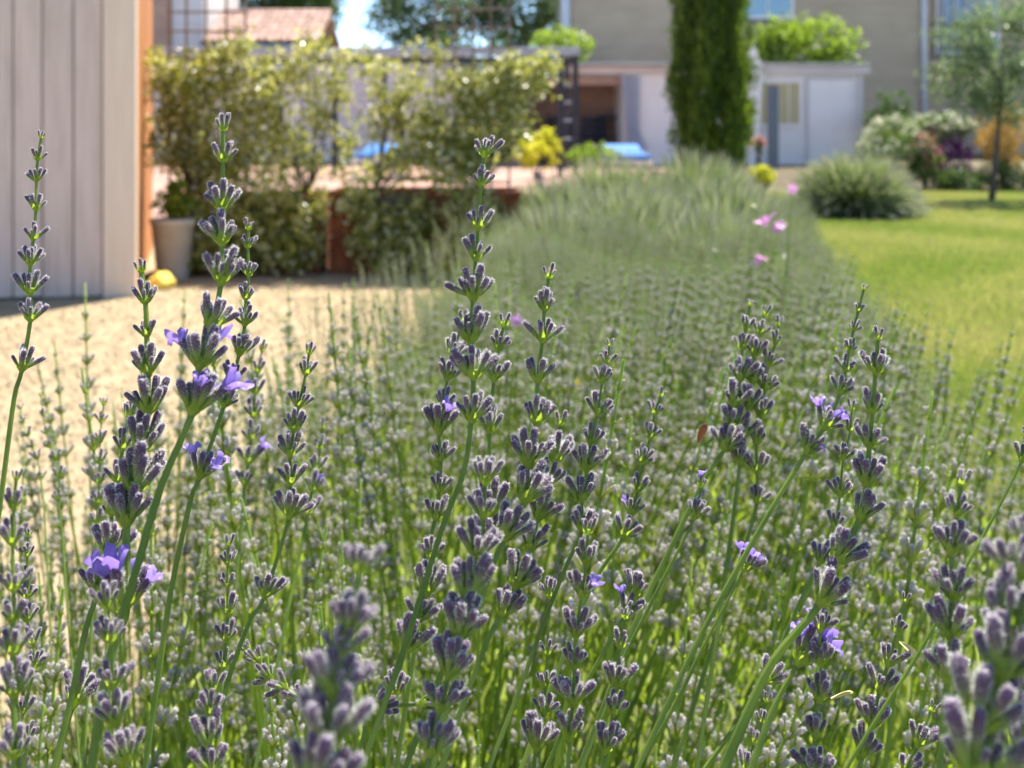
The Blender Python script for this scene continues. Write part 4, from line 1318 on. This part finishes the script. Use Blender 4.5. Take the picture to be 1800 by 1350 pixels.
# ------------------------------------------------------------------ the foreground lavender
# every entry: label, depth at the tip, depth at the last stalk point, whorls (px, py, width px) from the tip down, further stalk points, open flowers {whorl: count}
HG = 'lavender flower stems in the foreground'
HEROES = [
    ('tall slim spike standing alone before the pale cabin planks, its stalk bare below', .45, .45,
     [(72, 236, 24), (66, 270, 38), (64, 308, 36), (63, 356, 44), (58, 407, 46), (53, 450, 50), (53, 499, 58), (53, 546, 58), (38, 632, 60)], [(25, 700), (5, 850), (-15, 1000)], {}),
    ('tallest thick spike, in front of the rusty planter, lilac flowers opening low on it', .42, .40,
     [(392, 217, 42), (392, 268, 52), (390, 345, 76), (390, 405, 76), (388, 473, 80), (371, 549, 92), (350, 614, 100), (337, 695, 98)], [(322, 735), (285, 850), (240, 1000), (200, 1140), (160, 1350)], {6: 2, 7: 3}),
    ('slender spike close behind the tallest one, one flowering whorl far down its stalk', .47, .46,
     [(437, 394, 32), (436, 425, 36), (437, 473, 40), (432, 514, 42), (430, 557, 48), (420, 607, 54), (405, 655, 52), (393, 697, 56), (350, 818, 68)], [(335, 880), (300, 1040), (280, 1180), (262, 1300)], {8: 3}),
    ('broad spike left of the tallest one with three lilac flowers on its lowest whorl', .43, .42,
     [(249, 466, 40), (256, 517, 54), (258, 576, 52), (260, 636, 76), (260, 698, 90), (248, 765, 92), (235, 832, 112), (222, 890, 100), (222, 1035, 104)], [(200, 1130), (175, 1250), (160, 1380)], {8: 4}),
    ('short spike overlapped by the broad one, its lowest whorls half hidden', .47, .45,
     [(226, 720, 46), (215, 775, 52), (205, 830, 58), (196, 885, 64), (192, 952, 78), (170, 1020, 80)], [(150, 1110), (125, 1230), (95, 1350)], {5: 1}),
    ('upright spike before the gravel, its stalk sweeping down to the left', .50, .47,
     [(543, 612, 34), (537, 645, 44), (524, 700, 52), (516, 740, 58), (510, 785, 56), (510, 833, 60), (508, 888, 66), (464, 1030, 62)], [(440, 1090), (400, 1200), (370, 1340)], {}),
    ('tall straight spike rising highest in the middle, against the rusty planter end', .45, .42,
     [(851, 259, 52), (845, 312, 48), (840, 382, 64), (836, 440, 56), (831, 503, 74), (827, 575, 84), (832, 640, 80), (828, 715, 80)], [(815, 830), (780, 920), (720, 1110), (640, 1340)], {}),
    ('spike with a round top beside the tall middle one, over the lavender row', .44, .41,
     [(964, 478, 38), (957, 530, 52), (953, 580, 66), (945, 650, 66), (943, 722, 78), (928, 792, 88), (920, 850, 100), (885, 920, 88)], [(860, 1010), (830, 1100), (790, 1230), (760, 1350)], {}),
    ('small spike leaning against the middle one, whorls widely open', .48, .45,
     [(885, 560, 44), (876, 600, 50), (868, 650, 62), (860, 740, 60), (862, 880, 84), (855, 930, 80)], [(835, 1020), (800, 1120), (720, 1330)], {}),
    ('dark spike behind the middle one, a single lilac flower at its left edge', .52, .50,
     [(812, 555, 42), (795, 610, 56), (786, 650, 54), (780, 700, 50), (772, 740, 66), (775, 795, 48), (772, 850, 46), (765, 895, 56)], [(748, 980), (735, 1100), (715, 1230)], {4: 1}),
    ('thin spike to the right of the middle group, its long stalk slanting down left', .47, .44,
     [(1071, 602, 24), (1066, 628, 34), (1058, 660, 44), (1050, 712, 50), (1038, 765, 50), (1031, 808, 62), (1023, 862, 60), (1022, 915, 60)], [(1000, 985), (965, 1070), (910, 1220), (855, 1360)], {}),
    ('thin spike with seven small whorls between the middle group and the red speck', .54, .50,
     [(1160, 688, 30), (1150, 718, 36), (1142, 758, 42), (1128, 800, 46), (1120, 850, 44), (1108, 888, 52), (1095, 925, 60)], [(1070, 970), (1040, 1030), (980, 1180), (920, 1340)], {5: 1}),
    ('spike of the dense trio, tallest, before the far lavender', .60, .55,
     [(1318, 530, 26), (1310, 570, 36), (1305, 600, 44), (1300, 650, 56), (1290, 695, 64), (1285, 735, 64), (1272, 770, 66)], [(1240, 840), (1180, 960), (1110, 1110), (1040, 1300)], {}),
    ('spike of the dense trio, middle one', .60, .56,
     [(1343, 545, 30), (1335, 575, 40), (1325, 610, 50), (1322, 655, 58), (1315, 700, 60), (1305, 750, 60), (1300, 800, 50)], [(1290, 900), (1270, 1050), (1240, 1250)], {}),
    ('spike of the dense trio, the one nearest the lawn', .60, .56,
     [(1368, 565, 24), (1362, 595, 34), (1350, 630, 46), (1345, 670, 52), (1338, 715, 54), (1330, 765, 50), (1330, 815, 50), (1330, 870, 46)], [(1310, 960), (1270, 1080), (1200, 1300)], {}),
    ('thin spike curving up to the lawn, two lilac flowering whorls at its foot', .52, .48,
     [(1518, 503, 20), (1508, 540, 26), (1500, 572, 30), (1492, 607, 34), (1486, 640, 42), (1476, 678, 46), (1447, 732, 66), (1416, 778, 60)], [(1400, 805), (1365, 880), (1310, 975), (1230, 1120), (1130, 1330)], {6: 3, 7: 1}),
    ('sturdy spike in front of the lawn, large dark buds with bright tips', .44, .43,
     [(1543, 586, 36), (1539, 637, 62), (1533, 708, 58), (1528, 768, 62), (1522, 828, 80), (1510, 890, 72), (1468, 960, 92), (1440, 1030, 100)], [(1400, 1080), (1360, 1160), (1300, 1280), (1260, 1370)], {}),
    ('small spike tucked behind the sturdy one by the lawn', .50, .48,
     [(1497, 712, 26), (1494, 748, 36), (1482, 795, 40), (1476, 858, 48), (1466, 915, 46), (1440, 975, 46)], [(1415, 1040), (1370, 1140), (1300, 1300)], {}),
    ('single whorl at the frame edge on a long bare slanting stalk', .45, .44,
     [(1803, 760, 40), (1795, 797, 46)], [(1780, 835), (1735, 930), (1690, 1010), (1620, 1140), (1556, 1240), (1500, 1330)], {}),
    ('soft spike with spread whorls crossing the long bare slanting stalk', .36, .35,
     [(1690, 840, 44), (1682, 890, 56), (1672, 950, 72), (1676, 1030, 78), (1670, 1095, 90), (1665, 1170, 86)], [(1660, 1240), (1650, 1380)], {}),
    ('very blurred near spike at the frame edge, uppermost of the blurred pair', .27, .26,
     [(1796, 935, 80), (1782, 985, 110), (1768, 1065, 130), (1757, 1150, 150), (1720, 1235, 160), (1712, 1320, 170)], [(1700, 1420)], {}),
    ('very blurred near spike at the frame edge, lower of the blurred pair', .29, .28,
     [(1795, 1060, 90), (1795, 1125, 110), (1798, 1210, 125), (1795, 1300, 130)], [(1790, 1420)], {}),
    ('large lilac flower cluster bursting from a whorl, low on the lawn side', .43, .42,
     [(1402, 1135, 92)], [(1385, 1180), (1362, 1240), (1335, 1310), (1310, 1380)], {0: 5}),
    ('small lilac flower cluster on a dark slanting stalk before the green middle', .48, .47,
     [(1306, 985, 56)], [(1285, 1030), (1240, 1130), (1180, 1250), (1120, 1350)], {0: 3}),
    ('lone green cup on a bent stalk left of the lilac flower cluster', .50, .48,
     [(1232, 845, 34), (1220, 895, 50)], [(1203, 930), (1170, 1010), (1090, 1170), (1020, 1340)], {0: 1}),
    ('straight spike of open whorls low in the middle, right of the bare slanting stalk', .42, .42,
     [(1033, 925, 44), (1030, 975, 56), (1022, 1030, 62), (1012, 1098, 66), (1010, 1158, 54), (1006, 1215, 74), (1002, 1275, 76)], [(998, 1330), (994, 1420)], {2: 1}),
    ('short spike of narrow whorls with a pointed top, low in the middle', .44, .43,
     [(1098, 1078, 34), (1090, 1125, 48), (1081, 1190, 60), (1077, 1240, 56), (1064, 1300, 72)], [(1058, 1350), (1050, 1440)], {}),
    ('dark small spike touching the pointed one, a deep violet flower inside', .47, .46,
     [(1110, 1010, 30), (1115, 1030, 60), (1098, 1062, 60)], [(1070, 1110), (1020, 1220), (960, 1350)], {2: 1}),
    ('small spike behind the straight open one, half covered', .47, .46,
     [(965, 1035, 50), (962, 1140, 38), (958, 1195, 42), (955, 1240, 52), (942, 1292, 78)], [(935, 1350), (930, 1430)], {}),
    ('little whorl with upright buds on a thin slanting stalk low on the lawn side', .46, .45,
     [(1345, 1180, 62)], [(1320, 1225), (1290, 1280), (1240, 1350)], {}),
    ('thin spike of small cups beside the stalk of the large lilac cluster', .48, .47,
     [(1346, 1225, 28), (1338, 1260, 36), (1325, 1295, 40), (1310, 1340, 44)], [(1300, 1420)], {}),
    ('upright spike behind the large lilac cluster, four even whorls', .43, .43,
     [(1455, 1040, 46), (1442, 1092, 54), (1443, 1152, 56), (1440, 1212, 64), (1432, 1280, 56), (1432, 1345, 70)], [(1428, 1430)], {}),
    ('pale tipped spike with a dry yellow leaf beside it', .45, .45,
     [(1590, 1050, 26), (1576, 1100, 44), (1560, 1152, 58), (1545, 1198, 56), (1532, 1255, 70), (1516, 1310, 62)], [(1508, 1370), (1500, 1440)], {}),
    ('short two whorled spike at the bottom near the blurred pair', .46, .46,
     [(1636, 1240, 34), (1612, 1292, 58), (1588, 1340, 64)], [(1575, 1400)], {}),
    ('blurred near spike at the opposite frame edge, six spread whorls', .345, .34,
     [(28, 835, 30), (24, 880, 50), (22, 940, 58), (24, 1020, 62), (22, 1075, 60), (24, 1130, 62), (24, 1200, 76), (26, 1310, 74)], [(26, 1420)], {}),
    ('thin spike of small cups beside the blurred edge spike', .46, .46,
     [(50, 935, 26), (48, 968, 34), (50, 1010, 30), (48, 1040, 40), (48, 1080, 42), (58, 1120, 40), (60, 1160, 46), (40, 1240, 44), (48, 1290, 46)], [(40, 1350), (30, 1440)], {}),
    ('blurred near spike under the broad one, four open whorls', .345, .34,
     [(190, 1050, 62), (196, 1110, 64), (200, 1190, 66), (205, 1250, 80), (226, 1312, 84)], [(228, 1400)], {}),
    ('single spread whorl on a thick stalk low beside the blurred edge spike', .44, .44,
     [(130, 1212, 82)], [(118, 1260), (105, 1320), (92, 1400)], {}),
    ('neat short spike of six small whorls between two slanting stalks', .50, .49,
     [(402, 950, 30), (400, 983, 34), (400, 1022, 36), (400, 1065, 52), (397, 1113, 46), (392, 1160, 46)], [(388, 1230), (380, 1380)], {}),
    ('leaning spike of bright tipped buds pointing right, low in the middle', .49, .47,
     [(440, 1135, 34), (458, 1150, 40), (478, 1180, 46), (505, 1195, 50), (530, 1215, 44)], [(560, 1260), (590, 1330), (600, 1420)], {}),
    ('soft pale spike low between the slanting stalks', .38, .37,
     [(375, 1200, 50), (370, 1240, 56), (372, 1290, 84), (372, 1340, 70)], [(372, 1420)], {}),
    ('very blurred near spike, large soft whorls low in the middle', .245, .24,
     [(632, 985, 76), (610, 1085, 92), (596, 1130, 80), (585, 1190, 116), (570, 1270, 150), (545, 1350, 150)], [(530, 1460)], {}),
    ('grey green spike seen against the bright stalks, buds pointing up', .43, .42,
     [(758, 965, 56), (750, 1020, 74), (735, 1070, 66), (712, 1120, 84)], [(700, 1165), (672, 1250), (635, 1350)], {}),
    ('soft near spike in front of the middle group, top whorl blurred', .37, .36,
     [(853, 830, 66), (848, 890, 66), (836, 955, 84), (818, 1020, 92), (806, 1090, 104), (788, 1160, 92), (772, 1225, 80), (755, 1300, 90)], [(745, 1400)], {}),
    ('spike of the middle group with long dark buds reaching right', .44, .42,
     [(985, 735, 40), (975, 790, 70), (960, 835, 60), (945, 890, 72), (930, 945, 70), (905, 1005, 84), (880, 1060, 70)], [(855, 1130), (810, 1250), (780, 1340)], {}),
    ('short bud cluster with one lilac flower beside the soft near spike', .41, .41,
     [(735, 1215, 70), (655, 1225, 62)], [(640, 1290), (620, 1370)], {0: 1}),
    ('green bud cup on a thick stalk low beside the very blurred spike', .43, .43,
     [(695, 1205, 54)], [(690, 1260), (680, 1350)], {}),
    ('slim spike in the mid distance against the gravel with stacked small cups', .72, .68,
     [(182, 705, 24), (178, 735, 28), (176, 768, 32), (175, 805, 32), (174, 840, 34), (172, 875, 36), (170, 910, 36)], [(168, 980), (160, 1120)], {}),
    ('slim curved spike on the gravel side, in the gap left of the stacked cups', .80, .76,
     [(72, 690, 18), (76, 725, 20), (82, 755, 24), (88, 778, 26), (98, 800, 26), (105, 830, 28), (102, 870, 28)], [(108, 930), (118, 1060)], {}),
    ('soft small spike left of the slim curved one on the gravel side', .85, .80,
     [(36, 715, 16), (41, 738, 20), (50, 760, 22), (58, 780, 22), (66, 800, 24), (72, 835, 24)], [(78, 900), (84, 1020)], {}),
    ('soft grey spike behind the slender one, before the gravel', .74, .70,
     [(460, 610, 26), (452, 645, 36), (448, 680, 40), (445, 720, 44), (440, 760, 44), (436, 800, 46), (430, 840, 40)], [(425, 920), (410, 1060)], {2: 1, 5: 1}),
    ('soft spike with small lilac flowers between upright and dark spikes', .70, .66,
     [(568, 745, 26), (562, 780, 32), (555, 815, 40), (548, 850, 42), (540, 890, 46)], [(530, 960), (505, 1080)], {3: 1}),
]

bud_count = 0


def hero(i, entry):
    global bud_count
    label, d0, d1, wh, st, fl = entry
    st = [q for q in st if q[1] > wh[-1][1] + .34 * wh[-1][2] + .35 * wh[-1][2] + 8]
    rng = np.random.default_rng(1000 + i)
    px = [(x, y + .34 * w) for x, y, w in wh] + list(st)      # whorl bases, then bare stalk
    n = len(px)
    ys = [p[1] for p in px]
    pts = []

    def dep(y):                                  # the stems lean away from the camera towards their tips
        f = (y - ys[0]) / max(ys[-1] - ys[0], 1)
        return d0 + (d1 - d0) * f - .26 * (y - ys[0]) * d0 / FPX
    for (x, y) in px:
        pts.append(P(x, y, dep(y)))
    # fine curve (Catmull-Rom) through all points, then on down to the soil
    fine, own = [], []
    ext = [pts[0] * 2 - pts[1]] + pts + [pts[-1] * 2 - pts[-2]]
    for k in range(len(pts) - 1):
        a, b, c, d = ext[k], ext[k + 1], ext[k + 2], ext[k + 3]
        own.append(len(fine))
        for s in (0, .25, .5, .75):
            fine.append(.5 * ((2 * b) + (c - a) * s + (2 * a - 5 * b + 4 * c - d) * s * s + (3 * b - a - 3 * c + d) * s ** 3))
    fine.append(pts[-1])
    own.append(len(fine) - 1)
    v = (pts[-1] - pts[-2]).normalized()
    v = Vector((max(-.6, min(.6, v.x)), v.y, min(v.z, -.35)))
    L = max(pts[-1].z - .03, .05)
    p2 = pts[-1]
    for k in range(6):                           # straightens up slowly and turns to the root under the plant
        g = 1 - k / 6
        step = Vector((v.x / -v.z * g, v.y / -v.z * g + .25 * (1 - g), -1))
        p2 = p2 + step * (L / 6)
        fine.append(p2)
    wmax = max(w * (d0 + d1) / 2 / FPX for _, _, w in wh)
    r0, r1 = wmax * .035, wmax * .060
    nw = len(wh)
    rad = []
    for k in range(len(fine)):
        f = min(1, k / (4 * nw + 1))
        rad.append(r0 + (r1 - r0) * f ** 1.6)
    root = p2
    t = thing('lavender_flower', label, 'lavender', root, HG)
    ro = np.array(root)
    sp = Soup()
    v_, t_ = tube_arrays(fine, rad, 8, square=.13)
    sp.add(v_ - ro, t_, np.repeat(rng.random(len(fine)), 8))
    link_mesh(sp.mesh('stalk', ['stalk'], False), 'stalk', t)
    for k, (x, y, w) in enumerate(wh):
        q = own[k]
        tang = (fine[max(q - 1, 0)] - fine[q + 1]).normalized()
        W = w * dep(ys[k]) / FPX * 1.03
        M = Matrix.LocRotScale(fine[q] - root, tang.to_track_quat('Z', 'Y') @ Quaternion((0, 0, 1), rng.random() * 6.28), Vector((W, W, W)))
        o = link_mesh(CUPS[rng.integers(len(CUPS))], 'flower_whorl', t)
        o.matrix_basis = M
        big = w * .45 / .45
        nb = 4 if (k == 0 and w < 45) else 6 if (k == 1 and w < 48) else int(rng.integers(7, 10)) if w < 66 else int(rng.integers(9, 13))
        if nw == 1:
            nb = 9
        fr = bud_frames(nb, rng, .45 if (k == 0 and nw > 1 and w < 45) else .12 if k < 2 else 0)
        for B in fr:
            ob = link_mesh(BUDS[rng.integers(len(BUDS))], 'bud', o)
            ob.matrix_basis = B @ Matrix.Scale(.55 + .2 * rng.random(), 4) if rng.random() < .12 else B
            bud_count += 1
        for c in range(fl.get(k, 0)):
            B = fr[(c * 2) % len(fr)] @ Matrix.Translation((0, 0, .42)) @ Matrix.Rotation(rng.random() * 6.28, 4, 'Z') @ Matrix.Scale(.95 if fl[k] > 2 else .85, 4)
            ob = link_mesh(FLOWERS[rng.integers(len(FLOWERS))], 'open_flower', o)
            ob.matrix_basis = B
    return t


for i, e in enumerate(HEROES):
    hero(i, e)


# ------------------------------------------------------------------ the row behind: single stems nearest the camera, the rest as one mass
def row_points(n, y0, y1, power, seed, zlow=.30):
    rng = np.random.default_rng(seed)
    y = y0 + (y1 - y0) * rng.random(n) ** power
    a, b = row_l(y), row_r(y)
    x = a + (b - a) * rng.random(n)
    zt = np.interp(y, [.57, .7, .8, 1.0, 1.3, 2.0, 3.0, 8.0], [.74, .76, .75, .74, .72, .67, .645, .62])
    edge = np.minimum((x - a), (b - x)) / (.5 * (b - a))
    zt = zt * (.80 + .20 * np.clip(edge * 2.5, 0, 1) ** .6)
    # plants of the row bulge: the canopy rises and falls
    zt = zt + .02 - .075 * (np.sin(x * 5.3 + y * 1.3) * np.sin(y * 3.1 + 1 + np.sin(x * 3)) + 1) * np.clip((y - .9), 0, 1)
    z = zt - (zt - zlow) * rng.random(n) ** 1.5
    # a few stems stand clear of the canopy, a few stray out over the gravel
    out = rng.random(n) < .05 + .11 * np.clip((x - a) / (b - a) * 2.2 - .25, 0, 1)
    z = np.where(out & (y < 2.6), np.maximum(z, zt + .02 + .09 * rng.random(n)), z)
    stray = (rng.random(n) < .035) & (y > 1.3)
    x = np.where(stray, a - .26 * rng.random(n), x)
    z = np.where(stray, np.minimum(z, .45 + .12 * rng.random(n)), z)
    lean = .08 + .30 * rng.random(n) ** 1.4
    az = rng.normal(size=n) * .9 + .15                           # mostly towards +x
    mid = (a + b) / 2
    wind = np.sin(x * 7.3 + y * 3.1) * np.sin(y * 5.2 - x * 2.0)          # neighbouring stems lean alike
    lx = .20 * wind + np.sin(lean) * np.cos(az) * .55 + .22 * (x - mid) / (b - a) * 2
    ly = np.sin(lean) * np.sin(az) * .5
    return x, y, z, lx, ly, rng


def lean_euler(lx, ly, spin):
    d = Vector((lx, ly, 1)).normalized()
    return (d.to_track_quat('Z', 'Y') @ Quaternion((0, 0, 1), spin)).to_euler(), d


ZONES = [(330, 'on the gravel side', 'before the pale gravel beside the frame edge'), (740, 'between gravel and middle', 'between the thick tall spike and the middle group'),
         (1060, 'behind the middle group', 'directly behind the middle group'), (1440, 'beyond the middle group', 'between the middle group and the sturdy spike'), (9999, 'by the lawn', 'beside the lawn, past the sturdy spike')]
NS = 245
x, y, z, lx, ly, rng = row_points(1000, .57, 1.5, .8, 21, .36)
pxs = 900 + x / y * FPX
pys = HOR + (CAM_H - z) / y * FPX
vis = (pxs > -10) & (pxs < 1810) & (pys < 1360)
idxs = np.nonzero(vis)[0]
idxs = idxs[np.argsort(y[idxs])][:NS]
for j in idxs:
    short = z[j] < .42
    si = int(rng.integers(5, 9)) if short else int(rng.integers(0, 5))
    h = .36 if short else .58
    s = float(np.clip(.62 + .5 * rng.random(), z[j] / h * .8, z[j] / h * 1.12))
    e, d = lean_euler(lx[j], ly[j], rng.random() * 6.28)
    root = Vector((x[j], y[j], z[j])) - d * h * s
    _, zg, zl = next(q for q in ZONES if pxs[j] < q[0])
    bloom = any(ty > 4 for _, ty in SPEC[si][2])
    high = 'low' if pys[j] > 1000 else 'medium high' if pys[j] > 800 else 'high'
    look = ('partly flowering' if bloom else 'budded')
    t = thing('lavender_flower', f'{high} reaching {look} small spike {zl}', 'lavender', root, f'small {look} spikes {zg}, {high}')
    t.rotation_euler = e
    t.scale = (s, s, s)
    link_mesh(STALKS[si], 'stalk', t)
    for M, ty in SPEC[si][2]:
        o = link_mesh(WHORLS[ty], 'flower_whorl', t)
        o.matrix_basis = M

near_src = bpy.data.collections.new('near_spikes')
far_src = bpy.data.collections.new('far_spikes')
for i, s in enumerate(SPEC):
    hidden_source(near_src, f'near_spike_{i}', joined_spike(s, 0, 500 + i))
    hidden_source(far_src, f'far_spike_{i}', joined_spike(s, 1, 600 + i))


def stem_mass(name, label, src, n, y0, y1, power, seed, zlow, smin, smax):
    x, y, z, lx, ly, rng = row_points(n, y0, y1, power, seed, zlow)
    pts, rots, scl, idx = [], [], [], []
    for j in range(n):
        short = z[j] < .42
        si = int(rng.integers(5, 9)) if short else int(rng.integers(0, 5))
        h = .36 if short else .58
        s = float(np.clip(smin + (smax - smin) * rng.random(), z[j] / h * .75, z[j] / h * 1.2))
        e, d = lean_euler(lx[j], ly[j], rng.random() * 6.28)
        pts.append(Vector((x[j], y[j], z[j])) - d * h * s)
        rots.append(tuple(e))
        scl.append(s)
        idx.append(si)
    return scatter(name, label, src, [tuple(p) for p in pts], rots, scl, idx)


stem_mass('lavender_stems', 'the mass of lavender stems filling the row', near_src, 3500, 1.0, 3.7, 1.0, 31, .24, .45, 1.12)
stem_mass('far_lavender_stems', 'the blurred lavender stems along the far part of the row', far_src, 3800, 3.3, 8.8, .9, 32, .36, .7, 1.1)
stem_mass('middle_lavender_stems', 'the fine soft lavender spikes along the middle of the row', far_src, 2600, 1.8, 5.0, 1.0, 35, .52, .55, .9)

# narrow leaves and young shoots low in the plants
leaf_src = bpy.data.collections.new('leaf_sources')
for i in range(4):
    rng = np.random.default_rng(900 + i)
    nb = 90
    b = rng.normal(size=(nb, 3)) * np.array([.045, .045, .0])
    b[:, 2] = rng.random(nb) * .12
    d = rng.normal(size=(nb, 3)) * .45 + np.array([0, 0, 1.0])
    d /= np.linalg.norm(d, axis=1)[:, None]
    ln = (.05 + .16 * rng.random(nb))[:, None]
    s = np.cross(d, rng.normal(size=(nb, 3)))
    s = s / np.linalg.norm(s, axis=1)[:, None] * .0022
    m_ = b + d * ln * .5
    tip = b + d * ln + rng.normal(size=(nb, 3)) * .012
    v = np.stack([b - s, b + s, m_ - s * 1.2, m_ + s * 1.2, tip], 1).reshape(-1, 3)
    k = np.arange(nb)[:, None] * 5
    tt = np.concatenate([k + np.array([f]) for f in ((0, 1, 3), (0, 3, 2), (2, 3, 4))], 1).reshape(-1, 3)
    hidden_source(leaf_src, f'leaf_source_{i}', np_mesh('leaf_tuft', v, tt, np.repeat(rng.random(nb), 5), None, ['blade']))
n = 5200
yy = .35 + 8.4 * RNG.random(n) ** 1.5
xx = row_l(yy) + (row_r(yy) - row_l(yy)) * (.08 + .84 * RNG.random(n))
ke = xx > row_l(yy) + np.interp(yy, [0, 1.2, 2.6], [.28, .26, .05])
xx, yy = xx[ke], yy[ke]
n = len(xx)
zz = .01 + .19 * RNG.random(n) * np.clip(1.9 - yy * .4, .3, 1)
scatter('lavender_leaves', 'narrow green leaves low in the lavender row', leaf_src, np.stack([xx, yy, zz], 1), np.stack([RNG.normal(size=n) * .2, RNG.normal(size=n) * .2, RNG.random(n) * 6.28], 1), (.7 + .6 * RNG.random(n)), RNG.integers(0, 4, n))


# ------------------------------------------------------------------ small blossoms in the row
def blossom_stem(name, label, cat, d, flowers, pm, size, group=None):
    """thin branching stem carrying a few open five petalled flowers"""
    pts = [P(x, y, d) for x, y in flowers]
    c = sum(pts, Vector()) / len(pts)
    base = Vector((c.x - .05, d + .02, .02))
    t = thing(name, label, cat, base, group)
    fork = base.lerp(Vector((c.x, d, min(p.z for p in pts))), .75)
    tubepart('stem', [base, base.lerp(fork, .5) + Vector((.01, 0, 0)), fork], [.0022, .002, .0016], 'stalk', t, 5)
    for p in pts:
        tubepart('stem', [fork, fork.lerp(p, .6) + Vector((0, 0, .015)), p], [.0016, .0013, .001], 'stalk', t, 5)
        sp = Soup()
        q = Vector(RNG.normal(size=3) * .5 + np.array([0, -.8, .5])).to_track_quat('Z', 'Y')
        for k in range(5):
            a = 2 * math.pi * k / 5
            vs = []
            for (rr, w_, up) in ((.05, .06, 0), (.45, .26, .10), (.85, .30, .16), (1.05, .12, .10)):
                for sg in (-1, 1):
                    vs.append(Vector((math.cos(a) * rr - math.sin(a) * w_ * sg, math.sin(a) * rr + math.cos(a) * w_ * sg, up)))
            vs = [p + q @ (vv * size) for vv in vs]
            sp.add([tuple(vv) for vv in vs], [(0, 1, 3), (0, 3, 2), (2, 3, 5), (2, 5, 4), (4, 5, 7), (4, 7, 6)], RNG.random())
        part('flower', sp, pm, t)
    return t


PG = 'pink blossoms standing in the lavender row'
blossom_stem('pink_flower', 'cluster of bright pink blossoms over the lavender before the lawn', 'flower', 2.5, [(1334, 392), (1344, 388), (1358, 380), (1372, 396), (1366, 402)], 'pink_petal', .013, PG)
blossom_stem('pink_flower', 'pink blossom pair below the bright pink cluster', 'flower', 2.3, [(1328, 459), (1340, 452)], 'pink_petal', .013, PG)
blossom_stem('pink_flower', 'single pink blossom above the bright pink cluster', 'flower', 2.7, [(1393, 332)], 'pink_petal', .013, PG)
blossom_stem('pink_flower', 'tiny magenta blossom between the two tall middle spikes', 'flower', 1.2, [(908, 563)], 'pink_petal', .007, PG)
blossom_stem('yellow_flower', 'tiny yellow blossom right of the round topped spike', 'flower', 1.2, [(1013, 674)], 'yellow_petal', .006)
blossom_stem('white_flower', 'small white blossoms under the bright pink cluster', 'flower', 2.4, [(1325, 362), (1256, 440), (1378, 450)], 'white_bloom', .006)


def dry_leaf(label, d, a, b, wd, m):
    """single curled blade between two points"""
    A, B = P(*a, d), P(*b, d - .004)
    t = (B - A)
    s = t.cross(Vector((0, 1, .3))).normalized() * wd
    sp = Soup()
    v = []
    for k in range(7):
        f = k / 6
        p = A.lerp(B, f) + Vector((0, -.004 * math.sin(f * 3.1), .003 * math.sin(f * 3.1)))
        q = s * math.sin(math.pi * (.08 + .88 * f))
        v += [tuple(p - q - Vector((0, .0015, 0))), tuple(p), tuple(p + q - Vector((0, .0015, 0)))]
    tr = [f for k in range(6) for j in (0, 1) for f in ((k * 3 + j, k * 3 + j + 1, k * 3 + j + 4), (k * 3 + j, k * 3 + j + 4, k * 3 + j + 3))]
    sp.add(v, tr)
    o = link_mesh(sp.mesh('dry_leaf', [m], True, tuple(A)), 'dry_leaf')
    o.location = A
    tag(o, label, 'leaf')


dry_leaf('small red brown dry leaf caught left of the dense trio of spikes', .60, (1226, 776), (1240, 744), .0022, 'dry_m')
dry_leaf('dry straw yellow leaf beside the pale tipped spike', .45, (1580, 1126), (1614, 1172), .0013, 'straw_m')
dry_leaf('thin dry pale blade lying below the large lilac flower cluster', .44, (1460, 1226), (1497, 1214), .0009, 'straw_m')
